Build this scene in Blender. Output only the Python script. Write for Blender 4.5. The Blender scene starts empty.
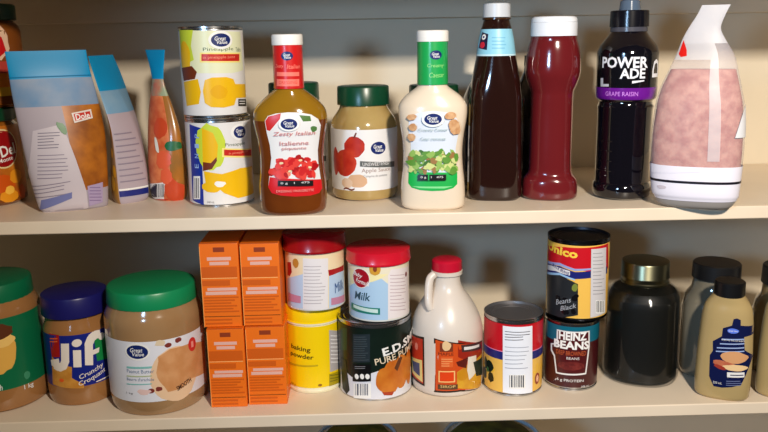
import bpy, bmesh, math, random
from mathutils import Vector, Matrix
from mathutils.geometry import tessellate_polygon
S = bpy.context.scene
C = S.collection
PI = math.pi
S.view_settings.view_transform = 'Standard'
S.view_settings.look = 'None'
S.view_settings.gamma = 1
S.view_settings.use_curve_mapping = False
S.view_settings.exposure = 0.0

# ------------------------------------------------------------------ camera
F = 800.0
PITCH, ROLL, YAW = math.radians(12.7), math.radians(0.98), math.radians(1.25)
CAM = Vector((0, -0.966, 0.2152))
fw = Vector((math.sin(YAW) * math.cos(PITCH), math.cos(YAW) * math.cos(PITCH), -math.sin(PITCH)))
r0 = Vector((math.cos(YAW), -math.sin(YAW), 0))
u0 = r0.cross(fw)
rt = r0 * math.cos(ROLL) - u0 * math.sin(ROLL)
up = r0 * math.sin(ROLL) + u0 * math.cos(ROLL)
cd = bpy.data.cameras.new('camera'); cam = bpy.data.objects.new('camera', cd); C.objects.link(cam)
cd.sensor_width = 36; cd.lens = 36 * F / 768; cd.clip_start = 0.02
cam.matrix_world = Matrix(((rt.x, up.x, -fw.x, CAM.x), (rt.y, up.y, -fw.y, CAM.y), (rt.z, up.z, -fw.z, CAM.z), (0, 0, 0, 1)))
S.camera = cam

def proj(p):
    d = p - CAM
    w = d.dot(fw)
    return 384 + F * d.dot(rt) / w, 216 - F * d.dot(up) / w

def ray(x, y):
    return (fw + rt * ((x - 384) / F) + up * ((216 - y) / F))

def at(x, y, z):
    d = ray(x, y)
    return CAM + d * ((z - CAM.z) / d.z)

def atY(x, y, Y):
    d = ray(x, y)
    return CAM + d * ((Y - CAM.y) / d.y)

# ------------------------------------------------------------------ materials
_m = {}
def lin(c):
    c = c / 255
    return c / 12.92 if c <= .04045 else ((c + .055) / 1.055) ** 2.4

def M(rgb, rough=.4, metal=0, coat=0, var=0, scale=60, bump=0, trans=0, alpha=1, ior=1.45, rgb2=None, spec=.5, sss=0):
    k = (rgb, rough, metal, coat, var, scale, bump, trans, alpha, ior, rgb2, spec, sss)
    if k in _m: return _m[k]
    m = bpy.data.materials.new('surface'); m.use_nodes = True
    nt = m.node_tree; b = nt.nodes['Principled BSDF']
    col = tuple(lin(c) for c in rgb) + (1,)
    b.inputs['Base Color'].default_value = col
    b.inputs['Roughness'].default_value = rough
    b.inputs['Metallic'].default_value = metal
    b.inputs['Coat Weight'].default_value = coat
    b.inputs['Coat Roughness'].default_value = .06
    b.inputs['Transmission Weight'].default_value = trans
    b.inputs['Alpha'].default_value = alpha
    b.inputs['IOR'].default_value = ior
    b.inputs['Specular IOR Level'].default_value = spec
    if sss:
        b.inputs['Subsurface Weight'].default_value = sss
        b.inputs['Subsurface Radius'].default_value = (.01, .006, .003)
    if var or bump or rgb2:
        tc = nt.nodes.new('ShaderNodeTexCoord'); n = nt.nodes.new('ShaderNodeTexNoise')
        n.inputs['Scale'].default_value = scale; n.inputs['Detail'].default_value = 3
        nt.links.new(tc.outputs['Object'], n.inputs['Vector'])
        if var or rgb2:
            mx = nt.nodes.new('ShaderNodeValToRGB')
            a = rgb2 or tuple(max(0, c * (1 - var)) for c in rgb)
            mx.color_ramp.elements[0].position = .35; mx.color_ramp.elements[1].position = .65
            mx.color_ramp.elements[0].color = tuple(lin(c) for c in a) + (1,)
            mx.color_ramp.elements[1].color = col
            nt.links.new(n.outputs['Fac'], mx.inputs['Fac']); nt.links.new(mx.outputs['Color'], b.inputs['Base Color'])
        if bump:
            bp = nt.nodes.new('ShaderNodeBump'); bp.inputs['Strength'].default_value = bump; bp.inputs['Distance'].default_value = .002
            nt.links.new(n.outputs['Fac'], bp.inputs['Height']); nt.links.new(bp.outputs['Normal'], b.inputs['Normal'])
    _m[k] = m
    return m

WHITE = M((238, 236, 232), .4); OFFW = M((225, 222, 220), .45); NAVY = M((22, 38, 100), .3); BLACK = M((12, 12, 14), .3)
GREY = M((130, 130, 135), .5); RED = M((205, 28, 32), .35); STEEL = M((190, 190, 192), .22, 1); LILAC = M((200, 190, 200), .4)

# ------------------------------------------------------------------ mesh builder
class MB:
    def __init__(s): s.v = []; s.f = []; s.k = []; s.mats = []
    def mi(s, m):
        if m not in s.mats: s.mats.append(m)
        return s.mats.index(m)
    def add(s, vs, fs, m):
        o = len(s.v); s.v += [tuple(v) for v in vs]
        for f in fs: s.f.append([i + o for i in f]); s.k.append(s.mi(m) if not isinstance(m, list) else 0)
    def loft(s, sf, m, seg=64, z0=None, z1=None, off=0, capb=True, capt=True, ridge=0, matf=None, dz=None, inset=0):
        zs = [r[0] for r in sf.r]
        a, b = (zs[0] if z0 is None else z0), (zs[-1] if z1 is None else z1)
        if z0 is None and z1 is None: rr = list(sf.r)
        else: rr = [sf.at(a)] + [r for r in sf.r if a < r[0] < b] + [sf.at(b)]
        if dz:
            n = []
            for p, q in zip(rr, rr[1:]):
                k = max(1, int(abs(q[0] - p[0]) / dz))
                n += [tuple(p[j] + (q[j] - p[j]) * i / k for j in range(6)) for i in range(k)]
            rr = n + [rr[-1]]
        o = len(s.v); n = len(rr)
        for r in rr:
            for i in range(seg):
                an = 2 * PI * i / seg
                s.v.append(tuple(sf.rp(r, an, off + (ridge if i % 2 else 0) - inset)))
        for j in range(n - 1):
            for i in range(seg):
                i2 = (i + 1) % seg
                s.f.append([o + j * seg + i, o + j * seg + i2, o + (j + 1) * seg + i2, o + (j + 1) * seg + i])
                mm = m
                if matf:
                    an = 2 * PI * (i + .5) / seg
                    if an > PI: an -= 2 * PI
                    mm = matf(an, (rr[j][0] + rr[j + 1][0]) / 2) or m
                s.k.append(s.mi(mm))
        if capb: s.f.append([o + i for i in range(seg)][::-1]); s.k.append(s.mi(m))
        if capt: s.f.append([o + (n - 1) * seg + i for i in range(seg)]); s.k.append(s.mi(m))
    def box(s, x0, x1, y0, y1, z0, z1, m, c=0):
        vs = [(x0, y0, z0), (x1, y0, z0), (x1, y1, z0), (x0, y1, z0), (x0, y0, z1), (x1, y0, z1), (x1, y1, z1), (x0, y1, z1)]
        s.add(vs, [(3, 2, 1, 0), (4, 5, 6, 7), (0, 1, 5, 4), (1, 2, 6, 5), (2, 3, 7, 6), (3, 0, 4, 7)], m)
    def tube(s, pts, rad, m, seg=12, fx=1, fy=1):
        pts = [Vector(p) for p in pts]; o = len(s.v); n = len(pts)
        for i, p in enumerate(pts):
            t = (pts[min(i + 1, n - 1)] - pts[max(i - 1, 0)]).normalized()
            a = t.cross(Vector((0, 1, 0)))
            if a.length < .1: a = t.cross(Vector((1, 0, 0)))
            a.normalize(); b = t.cross(a)
            r = rad[i] if isinstance(rad, (list, tuple)) else rad
            for k in range(seg):
                an = 2 * PI * k / seg
                s.v.append(tuple(p + a * (r * fx * math.cos(an)) + b * (r * fy * math.sin(an))))
        for j in range(n - 1):
            for k in range(seg):
                k2 = (k + 1) % seg
                s.f.append([o + j * seg + k, o + (j + 1) * seg + k, o + (j + 1) * seg + k2, o + j * seg + k2]); s.k.append(s.mi(m))
        s.f.append([o + k for k in range(seg)]); s.k.append(s.mi(m))
        s.f.append([o + (n - 1) * seg + k for k in range(seg)][::-1]); s.k.append(s.mi(m))
    def build(s, name, parent=None, ang=35, bevel=0):
        me = bpy.data.meshes.new(name); me.from_pydata(s.v, [], s.f)
        for m in s.mats: me.materials.append(m)
        me.polygons.foreach_set('material_index', s.k)
        me.update()
        me.polygons.foreach_set('use_smooth', [True] * len(me.polygons))
        me.set_sharp_from_angle(angle=math.radians(ang))
        o = bpy.data.objects.new(name, me); C.objects.link(o)
        if parent: o.parent = parent
        if bevel:
            b = o.modifiers.new('bevel', 'BEVEL'); b.width = bevel; b.segments = 2; b.limit_method = 'ANGLE'
        return o

def sgnpow(v, e): return math.copysign(abs(v) ** e, v)
class Surf:
    """stack of superellipse rings (z, rx, ry, n, cx, cy); angle 0 faces -y"""
    def __init__(s, rings):
        s.r = [tuple(list(r) + [0] * (6 - len(r))) if len(r) > 3 else (r[0], r[1], r[2] if len(r) > 2 else r[1], 2, 0, 0) for r in rings]
    def at(s, z):
        R = s.r
        if z <= R[0][0]: return (z,) + R[0][1:]
        for p, q in zip(R, R[1:]):
            if p[0] <= z <= q[0] and q[0] > p[0]:
                t = (z - p[0]) / (q[0] - p[0])
                return tuple(p[j] + (q[j] - p[j]) * t for j in range(6))
        return (z,) + R[-1][1:]
    def rp(s, r, a, off=0):
        e = 2 / r[3]
        return Vector((r[4] + (r[1] + off) * sgnpow(math.sin(a), e), r[5] - (r[2] + off) * sgnpow(math.cos(a), e), r[0]))
    def pos(s, a, z, off=0): return s.rp(s.at(z), a, off)

def sm(pts, k=5):
    """catmull-rom densify of a list of tuples"""
    out = []
    n = len(pts)
    for i in range(n - 1):
        p0, p1, p2, p3 = pts[max(i - 1, 0)], pts[i], pts[i + 1], pts[min(i + 2, n - 1)]
        for j in range(k):
            t = j / k
            out.append(tuple(.5 * (2 * b + (c - a) * t + (2 * a - 5 * b + 4 * c - d) * t * t + (3 * b - a - 3 * c + d) * t ** 3) for a, b, c, d in zip(p0, p1, p2, p3)))
    out.append(tuple(pts[-1]))
    return out

# ------------------------------------------------------------------ things
def tag(o, label, cat, group=None, kind=None):
    o['label'] = label; o['category'] = cat
    if group: o['group'] = group
    if kind: o['kind'] = kind
    return o

class Item:
    """an empty at the base of a thing; cx, yb = where its base front stands on the plane z"""
    def __init__(s, name, label, cat, cx, yb, hw, z, ratio=1, group=None, front=None):
        s.cx, s.z0, s.hw, s.ratio = cx, z, hw, ratio
        fp = at(cx, yb, z)
        d = Vector((fp.x - CAM.x, fp.y - CAM.y, 0)).normalized()
        r = .04
        for _ in range(8):
            c = fp + d * (r * ratio)
            s.s = (c - CAM).dot(fw) / F
            r = hw * s.s
            s.cf = math.cos(math.atan2(cx - 384, F)); r *= s.cf
        s.rad = r; s.loc = c; s.d = d
        s.rot = math.atan2(-d.x, d.y)
        s.o = bpy.data.objects.new(name, None); C.objects.link(s.o)
        s.o.location = c; s.o.rotation_euler = (0, 0, s.rot); s.o.empty_display_size = .02
        tag(s.o, label, cat, group)
        s.mat = Matrix.Translation(c) @ Matrix.Rotation(s.rot, 4, 'Z')
        s.yb = yb
    def V(s, y, hw=None, ratio=None):
        """height of the front surface point that shows at row y"""
        fr = (s.hw if hw is None else hw) * s.s * s.cf * (s.ratio if ratio is None else ratio)
        base = s.loc - s.d * fr
        lo, hi = -.05, .5
        for _ in range(30):
            m = (lo + hi) / 2
            if proj(base + Vector((0, 0, m)))[1] > y: lo = m
            else: hi = m
        return (lo + hi) / 2
    def rings(s, L):
        out = []
        for q in L:
            y, hw = q[0], q[1]
            ra = q[2] if len(q) > 2 else s.ratio
            n = q[3] if len(q) > 3 else 2
            z = 0 if y == 'b' else max(.0006, s.V(y, hw, ra))
            out.append((z, hw * s.s * s.cf, hw * s.s * s.cf * ra, n, (q[4] if len(q) > 4 else 0) * s.s, 0))
        return out
    def w2p(s, v): return proj(s.mat @ v)

_tx = {}
def text_geo(t, shear=0, bold=0):
    k = (t, shear, bold)
    if k in _tx: return _tx[k]
    c = bpy.data.curves.new('t', 'FONT'); c.body = t; c.resolution_u = 2; c.fill_mode = 'FRONT'; c.shear = shear; c.offset = bold
    o = bpy.data.objects.new('t', c); C.objects.link(o)
    bpy.context.view_layer.update()
    me = o.evaluated_get(bpy.context.evaluated_depsgraph_get()).to_mesh()
    vs = [(v.co.x, v.co.y) for v in me.vertices]; fs = [list(p.vertices) for p in me.polygons]
    bpy.data.objects.remove(o); bpy.data.curves.remove(c)
    x0 = min(v[0] for v in vs); x1 = max(v[0] for v in vs); y0 = min(v[1] for v in vs); y1 = max(v[1] for v in vs)
    vs = [((x - x0) / (x1 - x0) - .5, (y - y0) / (y1 - y0) - .5) for x, y in vs]
    _tx[k] = (vs, fs)
    return _tx[k]

class Lab:
    """printed shapes lying on a surface fn(u, v, off); positions given by image row and column are solved on the surface"""
    def __init__(s, it, sf, mode='wrap', mb=None, base=.0002, du=.0025, dv=None, R=None, back=False):
        s.it, s.sf, s.mode = it, sf, mode
        s.mb = mb or MB(); s.n = 0; s.base = base; s.du = du; s.dv = dv
        s.R = R or it.rad
        s.step = .00003
    def fn(s, u, v, off=0):
        if s.mode == 'wrap': return s.sf.pos(u / s.R, v, off)
        if s.mode == 'flat': return s.sf(u, v, off)
        r = s.sf.at(v); t = max(-.9999, min(.9999, (u - r[4]) / (r[1])))
        return s.sf.rp(r, math.copysign(math.asin(abs(t) ** (r[3] / 2)), t), off)
    def uv(s, x, y):
        it = s.it; ex = 0
        if s.mode == 'wrap':
            p = (x - it.cx) / it.hw
            u, v = max(-1.3, min(1.3, math.asin(max(-.97, min(.97, p))))) * s.R, it.V(y)
            lim = 1.32 * s.R
        elif s.mode == 'front':
            u, v = (x - it.cx) * it.s, it.V(y); lim = .2
        else: u, v = 0, .05; lim = .5
        e = 1e-4
        for _ in range(10):
            a = it.w2p(s.fn(u, v)); 
            b = it.w2p(s.fn(u + e, v)); c = it.w2p(s.fn(u, v + e))
            j11, j21, j12, j22 = (b[0] - a[0]) / e, (b[1] - a[1]) / e, (c[0] - a[0]) / e, (c[1] - a[1]) / e
            det = j11 * j22 - j12 * j21
            if abs(det) < 1e3: break
            dx, dy = x - a[0], y - a[1]
            du = (dx * j22 - dy * j12) / det; dv = (j11 * dy - j21 * dx) / det
            m = max(abs(du), abs(dv))
            if m > .02: du *= .02 / m; dv *= .02 / m
            u += du; v += dv
            if abs(u) > lim: u = math.copysign(lim, u)
            v = max(v, .0012)
            if m < 1e-6: break
        return u, v
    def geo(s, vs, fs, mat):
        """vs in uv metres"""
        bm = bmesh.new(); bv = [bm.verts.new((x, y, 0)) for x, y in vs]
        for f in fs:
            try: bm.faces.new([bv[i] for i in f])
            except ValueError: pass
        x0 = min(v[0] for v in vs); x1 = max(v[0] for v in vs); y0 = min(v[1] for v in vs); y1 = max(v[1] for v in vs)
        if s.du:
            k = math.ceil(x0 / s.du)
            while k * s.du < x1:
                bmesh.ops.bisect_plane(bm, geom=bm.verts[:] + bm.edges[:] + bm.faces[:], plane_co=(k * s.du, 0, 0), plane_no=(1, 0, 0)); k += 1
        if s.dv:
            k = math.ceil(y0 / s.dv)
            while k * s.dv < y1:
                bmesh.ops.bisect_plane(bm, geom=bm.verts[:] + bm.edges[:] + bm.faces[:], plane_co=(0, k * s.dv, 0), plane_no=(0, 1, 0)); k += 1
        s.n += 1; off = s.base + s.n * s.step
        bm.verts.index_update()
        P = [s.fn(v.co.x, v.co.y, off) for v in bm.verts]
        F_ = []
        for f in bm.faces:
            idx = [v.index for v in f.verts]
            if f.normal.z < 0: idx.reverse()
            F_.append(idx)
        bm.free()
        s.mb.add(P, F_, mat)
    def polyuv(s, pts, mat):
        # densify long edges so that they follow the surface
        tri = tessellate_polygon([[Vector((p[0], p[1], 0)) for p in pts]])
        s.geo(pts, [list(t) for t in tri], mat)
    def poly(s, pts, mat): s.polyuv([s.uv(*p) for p in pts], mat)
    def rect(s, x0, y0, x1, y1, mat): s.poly([(x0, y1), (x1, y1), (x1, y0), (x0, y0)], mat)
    def ell(s, x, y, rx, ry, mat, n=20, wob=0, seed=0, rot=0):
        u, v = s.uv(x, y); k = s.it.s; rnd = random.Random(seed)
        pts = []
        for i in range(n):
            a = 2 * PI * i / n; w = 1 + wob * rnd.uniform(-1, 1)
            px, py = rx * k * math.cos(a) * w, ry * k * math.sin(a) * w
            pts.append((u + px * math.cos(rot) - py * math.sin(rot), v + px * math.sin(rot) + py * math.cos(rot)))
        s.polyuv(pts, mat)
    def text(s, t, x, y, w, h, mat, rot=0, shear=0, bold=0):
        u, v = s.uv(x, y); k = s.it.s
        vs, fs = text_geo(t, shear, bold)
        c, d = math.cos(rot), math.sin(rot)
        s.geo([(u + a * w * k * c - b * h * k * d, v + a * w * k * d + b * h * k * c) for a, b in vs], fs, mat)
    def uvrect(s, u0, v0, u1, v1, mat): s.polyuv([(u0, v0), (u1, v0), (u1, v1), (u0, v1)], mat)
    def lines(s, x0, y0, x1, y1, n, mat, fill=.35, seed=0, skew=0):
        rnd = random.Random(seed); dy = (y1 - y0) / n
        for i in range(n):
            y = y0 + dy * (i + .3); e = x0 + (x1 - x0) * rnd.uniform(.7, 1)
            s.poly([(x0, y + dy * fill), (e, y + dy * fill + skew), (e, y + skew), (x0, y)], mat)
    def bars(s, x0, y0, x1, y1, mat, n=9, seed=1):
        rnd = random.Random(seed); dx = (x1 - x0) / n
        for i in range(n):
            w = dx * rnd.choice((.3, .5, .7)); x = x0 + dx * i
            s.rect(x, y0, x + w, y1, mat)
    def logo(s, x, y, rx, ry, rot=0):
        s.ell(x, y, rx, ry, NAVY, 24, rot=rot)
        s.text('Great', x - rx * .08, y - ry * .26, rx * 1.15, ry * .62, WHITE, rot, .2, .01)
        s.text('Value', x + rx * .1, y + ry * .34, rx * 1.1, ry * .55, WHITE, rot, .2, .01)
    def sleeve(s, mat, y0, y1, off=.0002, z0=None, z1=None, seg=72, dz=None):
        a = s.it.V(y1) if z0 is None else z0; b = s.it.V(y0) if z1 is None else z1
        s.mb.loft(s.sf, mat, seg, a, b, off, False, False, dz=dz)
    def build(s, name='label'): return s.mb.build(name, s.it.o)

def cap_part(it, rings, mat, name='lid', ridge=0, seg=72, parent=None, bottom=True):
    mb = MB(); sf = Surf(rings); mb.loft(sf, mat, seg, ridge=ridge, capb=bottom)
    return mb.build(name, parent or it.o)

def cyl_body(it, H, mat, name='body', r=None, ch=.0012, inner=None):
    r = r or it.rad
    mb = MB(); mb.loft(Surf([(0, r - ch), (ch, r), (H - ch, r), (H, r - ch)]), mat)
    return mb.build(name, it.o)

def tin_can(it, ytop, top=STEEL, rim=STEEL):
    """steel can: double seams, recessed end with rings"""
    H = it.V(ytop); r = it.rad
    mb = MB()
    mb.loft(Surf([(0, r - .0012), (.0004, r + .0003), (.0024, r + .0003), (.0034, r - .0006), (.005, r - .0005)]), rim, capt=False)
    mb.loft(Surf([(.005, r - .0005), (H - .005, r - .0005)]), rim, capb=False, capt=False)
    prof = [(H - .005, r - .0005), (H - .0036, r - .0006), (H - .0026, r + .0004), (H - .0004, r + .0004), (H, r - .0002), (H - .0003, r - .0012), (H - .0035, r - .0016)]
    mb.loft(Surf(prof[:6]), rim, capb=False, capt=False)
    mb.build('body', it.o)
    e = MB(); o = 0; seg = 64
    pr = [(r - .0002, H), (r - .0012, H - .0002), (r - .0018, H - .0035), (r - .008, H - .0035), (r - .009, H - .0028), (r - .010, H - .0035), (r - .014, H - .0032), (r - .0145, H - .0038)]
    vs = []; fs = []
    for j, (q, z) in enumerate(pr):
        for i in range(seg): vs.append((q * math.cos(2 * PI * i / seg), q * math.sin(2 * PI * i / seg), z))
    for j in range(len(pr) - 1):
        for i in range(seg):
            i2 = (i + 1) % seg
            fs.append((j * seg + i, j * seg + i2, (j + 1) * seg + i2, (j + 1) * seg + i))
    fs.append(tuple((len(pr) - 1) * seg + i for i in range(seg)))
    e.add(vs, fs, top); e.build('can_end', it.o)
    return H, Surf([(0.0, r), (H, r)])
# ------------------------------------------------------------------ the shelves
Z2 = -0.2666; T = .0166
def struct(name, mb, bevel=0):
    o = mb.build(name, bevel=bevel); o['kind'] = 'structure'; return o
paint = M((230, 212, 188), .42, var=.03, scale=9, bump=.08)
wallp = M((222, 210, 188), .6, var=.03, scale=5, bump=.06)
b = MB(); b.box(-.8, .8, .32, .34, -.75, .55, wallp); struct('wall_back', b)
b = MB(); b.box(-.82, -.8, -.02, .34, -.75, .55, wallp); struct('wall_left', b)
b = MB(); b.box(.8, .82, -.02, .34, -.75, .55, wallp); struct('wall_right', b)
b = MB(); b.box(-.82, .82, -.02, .34, -.77, -.75, wallp); struct('floor', b)
b = MB(); b.box(-.8, .8, .302, .3195, .241, .279, wallp); struct('trim_1', b, .001)
def shelf(z, label):
    b = MB(); b.box(-.79, .79, 0, .3195 if z < .2 else .3195, z - T, z, paint)
    o = b.build('shelf', bevel=.0015); o.location = (0, 0, 0); tag(o, label, 'shelf', 'pantry shelves')
shelf(.279 + T, 'topmost pantry shelf above the dressing bottles and stacked cans')
shelf(0, 'cream painted pantry shelf carrying the dressings, ketchup and pineapple cans')
shelf(Z2, 'cream painted pantry shelf carrying the peanut butter jars, syrup jug and mustard')
shelf(-.545, 'dark lowest pantry shelf under the glass bowls at the bottom edge')


# ---- fruit jars at the left edge
AMB = M((150, 84, 20), .12, coat=.6, rgb2=(96, 48, 14), scale=30)
DKG = M((6, 62, 38), .3)
def fruit_jar(z, yb, ytop, label, low):
    it = Item('fruit_jar', label, 'jar', -11, yb, 41, z)
    lidb = 120 if low else 17
    body = it.rings([('b', 37), (yb - 3, 41), (lidb + 14, 41)] + [(lidb + 8, 39), (lidb + 3, 34), (lidb, 33)])
    mb = MB(); sf = Surf(body); mb.loft(sf, AMB); mb.build('glass_body', it.o)
    z1 = body[-1][0]; zt = it.V(ytop, 36)
    cap_part(it, [(z1 - .004, .9 * it.rad), (z1 - .003, .93 * it.rad), (zt - .002, .93 * it.rad), (zt, .88 * it.rad)], DKG, ridge=.0004)
    L = Lab(it, sf)
    if low:
        zt_, zb_ = it.V(128), it.V(200)
        L.sleeve(M((178, 92, 22), .35, rgb2=(214, 130, 30), scale=25), 128, 204)
        L.sleeve(M((120, 60, 16), .35), 200, 204, off=.0003)
        L.ell(3, 149, 17.5, 19, M((225, 205, 150), .35), 28)
        L.ell(3, 149, 16.3, 17.5, M((150, 16, 20), .3), 28)
        L.text('Del', 8, 150, 17, 11, WHITE, .15, 0, .02)
        L.text('Monte', 6, 159.5, 16, 4, WHITE, .15, 0, .01)
        for i, (x, y, rx, ry) in enumerate([(3, 184, 13, 9), (16, 176, 8, 7), (22, 191, 6, 7), (10, 196, 10, 6)]):
            L.ell(x, y, rx, ry, M((232, 150, 30), .3) if i % 2 else M((206, 84, 18), .3), 18, .08, i)
        L.ell(10, 190, 5, 4, M((250, 190, 70), .3), 14, .1, 5)
    else:
        L.sleeve(M((126, 66, 16), .3), 22, 104)
        L.ell(-3, 42, 12, 17, M((228, 190, 160), .3), 18, .12, 3)
        L.ell(-4, 46, 9, 12, M((196, 14, 20), .3), 16, .15, 4)
        L.sleeve(M((176, 60, 48), .35), 62, 74, off=.0004)
        L.sleeve(M((232, 128, 20), .35), 74, 88, off=.0004)
        L.sleeve(M((226, 174, 40), .35), 88, 97, off=.0004)
    L.build()
    return it, zt
ja, zt = fruit_jar(0, 208, 110, 'amber fruit jar with red oval label, bottom jar of the left-edge stack', True)
fruit_jar(zt + .0005, 108.5, 3, 'amber fruit jar with striped label, top jar of the left-edge stack', False)

# ---- pouches
def pouch(name, label, x, y, rot, rings, mat, matf=None, sealx=0, group='blue topped dried fruit pouches'):
    """x, y = image point of the base centre on the shelf"""
    c = at(x, y, 0)
    it = Item.__new__(Item); it.cf = 1
    it.cx, it.z0, it.s, it.loc, it.d = x, 0, (c - CAM).dot(fw) / F, c, Vector((0, 1, 0))
    it.hw = 40; it.rad = .05; it.ratio = 0
    it.o = bpy.data.objects.new(name, None); C.objects.link(it.o); it.o.location = c; it.o.rotation_euler = (0, 0, rot)
    it.mat = Matrix.Translation(c) @ Matrix.Rotation(rot, 4, 'Z')
    tag(it.o, label, 'pouch', group)
    sf = Surf(rings)
    return it, sf
BLU = M((14, 140, 192), .4, spec=.3); FOIL = M((172, 162, 172), .5, bump=.2, scale=35, spec=.3)
AMF = M((186, 110, 28), .38, rgb2=(140, 76, 20), scale=40, spec=.4)
PBL = M((96, 136, 176), .45, spec=.3, rgb2=(140, 152, 172), scale=22)
# pouch 1
it, sf = pouch('fruit_pouch', 'large blue topped stand-up fruit pouch with white facts panel beside the left-edge jars', 74, 208.5, math.radians(26),
    sm([(0, .040, .014, 2.2, .002, 0), (.008, .043, .019, 2, .001, 0), (.05, .048, .021, 1.9, -.001, 0), (.10, .051, .017, 1.8, -.003, .002), (.15, .050, .009, 1.8, -.008, .004), (.178, .048, .003, 2, -.011, .004), (.204, .0475, .0012, 2.5, -.013, .004)], 6), None)
mb = MB(); mb.loft(sf, FOIL, 72, matf=lambda a, z: (BLU if z > .170 else (PBL if z > .132 else (AMF if (a > .05 or a < -2.6) and z > .03 else None))))
mb.build('bag', it.o)
L = Lab(it, sf, 'front', dv=.005, base=.0006)
L.poly([(33, 131), (62, 124), (66, 134), (76, 160), (86, 190), (88, 208), (42, 214), (36, 170)], M((196, 186, 194), .45))
L.lines(38, 132, 60, 150, 6, M((120, 112, 128), .5), .3, 2, -1); L.lines(38, 154, 72, 196, 11, M((136, 126, 142), .5), .22, 3, -1)
L.poly([(42, 200), (72, 192), (72, 198), (43, 206)], M((110, 116, 168), .4))
L.poly([(87, 186), (102, 182), (102, 202), (89, 206)], M((168, 150, 184), .35))
L.lines(89, 186, 101, 202, 5, M((130, 110, 150), .5), .3, 5)
L.poly([(71, 113), (90, 109), (92, 118), (74, 123)], M((226, 214, 206), .3)); L.poly([(73, 114), (89, 111), (90, 117), (75, 121)], M((196, 40, 26), .3))
L.text('Dole', 82, 116, 13, 6, WHITE, .12, 0, .02)
L.ell(62, 128, 3, 7, M((70, 120, 70), .4), 14, .15, 2, .5)
L.build('print')
mb = MB(); t = [sf.pos(a, .172, .0004) for a in [-1.45 + 2.9 * i / 30 for i in range(31)]]
mb.tube(t, .0007, M((14, 120, 170), .3), 6); mb.build('zip_seal', it.o)
# pouch 2 (seen along its side seal)
def mf2(a, z):
    if z > .150: return BLU
    if z > .12: return M((100, 150, 185), .4, rgb2=(130, 165, 190), scale=20)
    if abs(a) > 1.57: return M((150, 122, 96), .4, rgb2=(186, 130, 44), scale=26)
    if z < .022 and z > .008: return None
    return M((176, 162, 170), .5, bump=.15, scale=30, spec=.3)
it, sf = pouch('fruit_pouch', 'thin blue topped fruit pouch turned edge-on, between the large pouch and the orange fruit pouch', 131, 199.5, math.radians(80),
    sm([(0, .030, .022, 1.5, 0, 0), (.01, .033, .026, 1.4, 0, 0), (.05, .036, .024, 1.4, 0, -.001), (.10, .038, .016, 1.4, 0, .000), (.14, .038, .009, 1.4, 0, .009), (.17, .037, .0035, 1.6, 0, .017), (.196, .034, .0012, 2, 0, .025)], 6), None)
mb = MB(); mb.loft(sf, FOIL, 72, matf=mf2); mb.build('bag', it.o)
L = Lab(it, sf, 'wrap', dv=.005, base=.0006, R=.03)
for v0, v1, m in ((.010, .018, M((30, 40, 120), .35)), ): L.uvrect(-.044, v0, .0, v1, m)
L.uvrect(-.044, .0185, 0, .021, WHITE)
for i in range(9): L.uvrect(-.04, .03 + i * .008, -.006 - (i % 3) * .004, .0316 + i * .008, M((140, 128, 142), .5))
for i, (u, v, w) in enumerate([(-.055, .045, .005), (-.062, .028, .006), (-.058, .07, .004)]):
    L.polyuv([(u + w * math.cos(a * .6), v + 1.8 * w * math.sin(a * .6)) for a in range(10)], M((224, 160, 40), .3))
L.build('print')
# pouch 3
ORF = M((196, 84, 44), .35, rgb2=(224, 134, 84), scale=45)
def mf3(a, z):
    if z > .164: return BLU
    if z > .142: return M((150, 160, 130), .3, rgb2=(196, 90, 70), scale=60)
    if a < -1.0 or a > 2.2: return M((150, 138, 122), .4)
    if a > .75: return M((176, 108, 34), .25, coat=.4, rgb2=(140, 100, 50), scale=30)
    return ORF
it, sf = pouch('fruit_pouch', 'narrow pouch of orange fruit with a barcode, next to the pineapple cans', 170, 198, math.radians(-34),
    sm([(0, .025, .019, 2, 0, 0), (.012, .029, .022, 1.9, 0, 0), (.05, .031, .022, 1.8, 0, 0), (.09, .029, .016, 1.8, -.001, 0), (.125, .022, .010, 1.8, -.004, 0), (.155, .012, .005, 1.8, -.006, 0), (.172, .012, .003, 1.8, -.006, 0), (.202, .019, .0012, 2, -.007, 0)], 6), None)
mb = MB(); mb.loft(sf, FOIL, 72, matf=mf3); mb.build('bag', it.o)
L = Lab(it, sf, 'front', dv=.005, base=.0006)
L.rect(153, 182, 166, 203, OFFW); L.bars(154.5, 184, 165, 197, M((50, 46, 60), .4), 8)
L.rect(160, 199, 170, 207, M((200, 40, 26), .35))
L.ell(172, 146, 6, 5, M((24, 96, 48), .35), 16, .08, 4)
for i, (x, y, rx, ry) in enumerate([(160, 128, 7, 10), (163, 160, 7, 9), (172, 190, 6, 12), (166, 176, 5, 8)]):
    L.ell(x, y, rx, ry, M((216, 92, 58), .3) if i % 2 else M((196, 70, 36), .3), 18, .1, i)
L.ell(157, 145, 2, 8, M((220, 220, 210), .3), 12, .1, 3, .3)
L.build('print')

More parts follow.
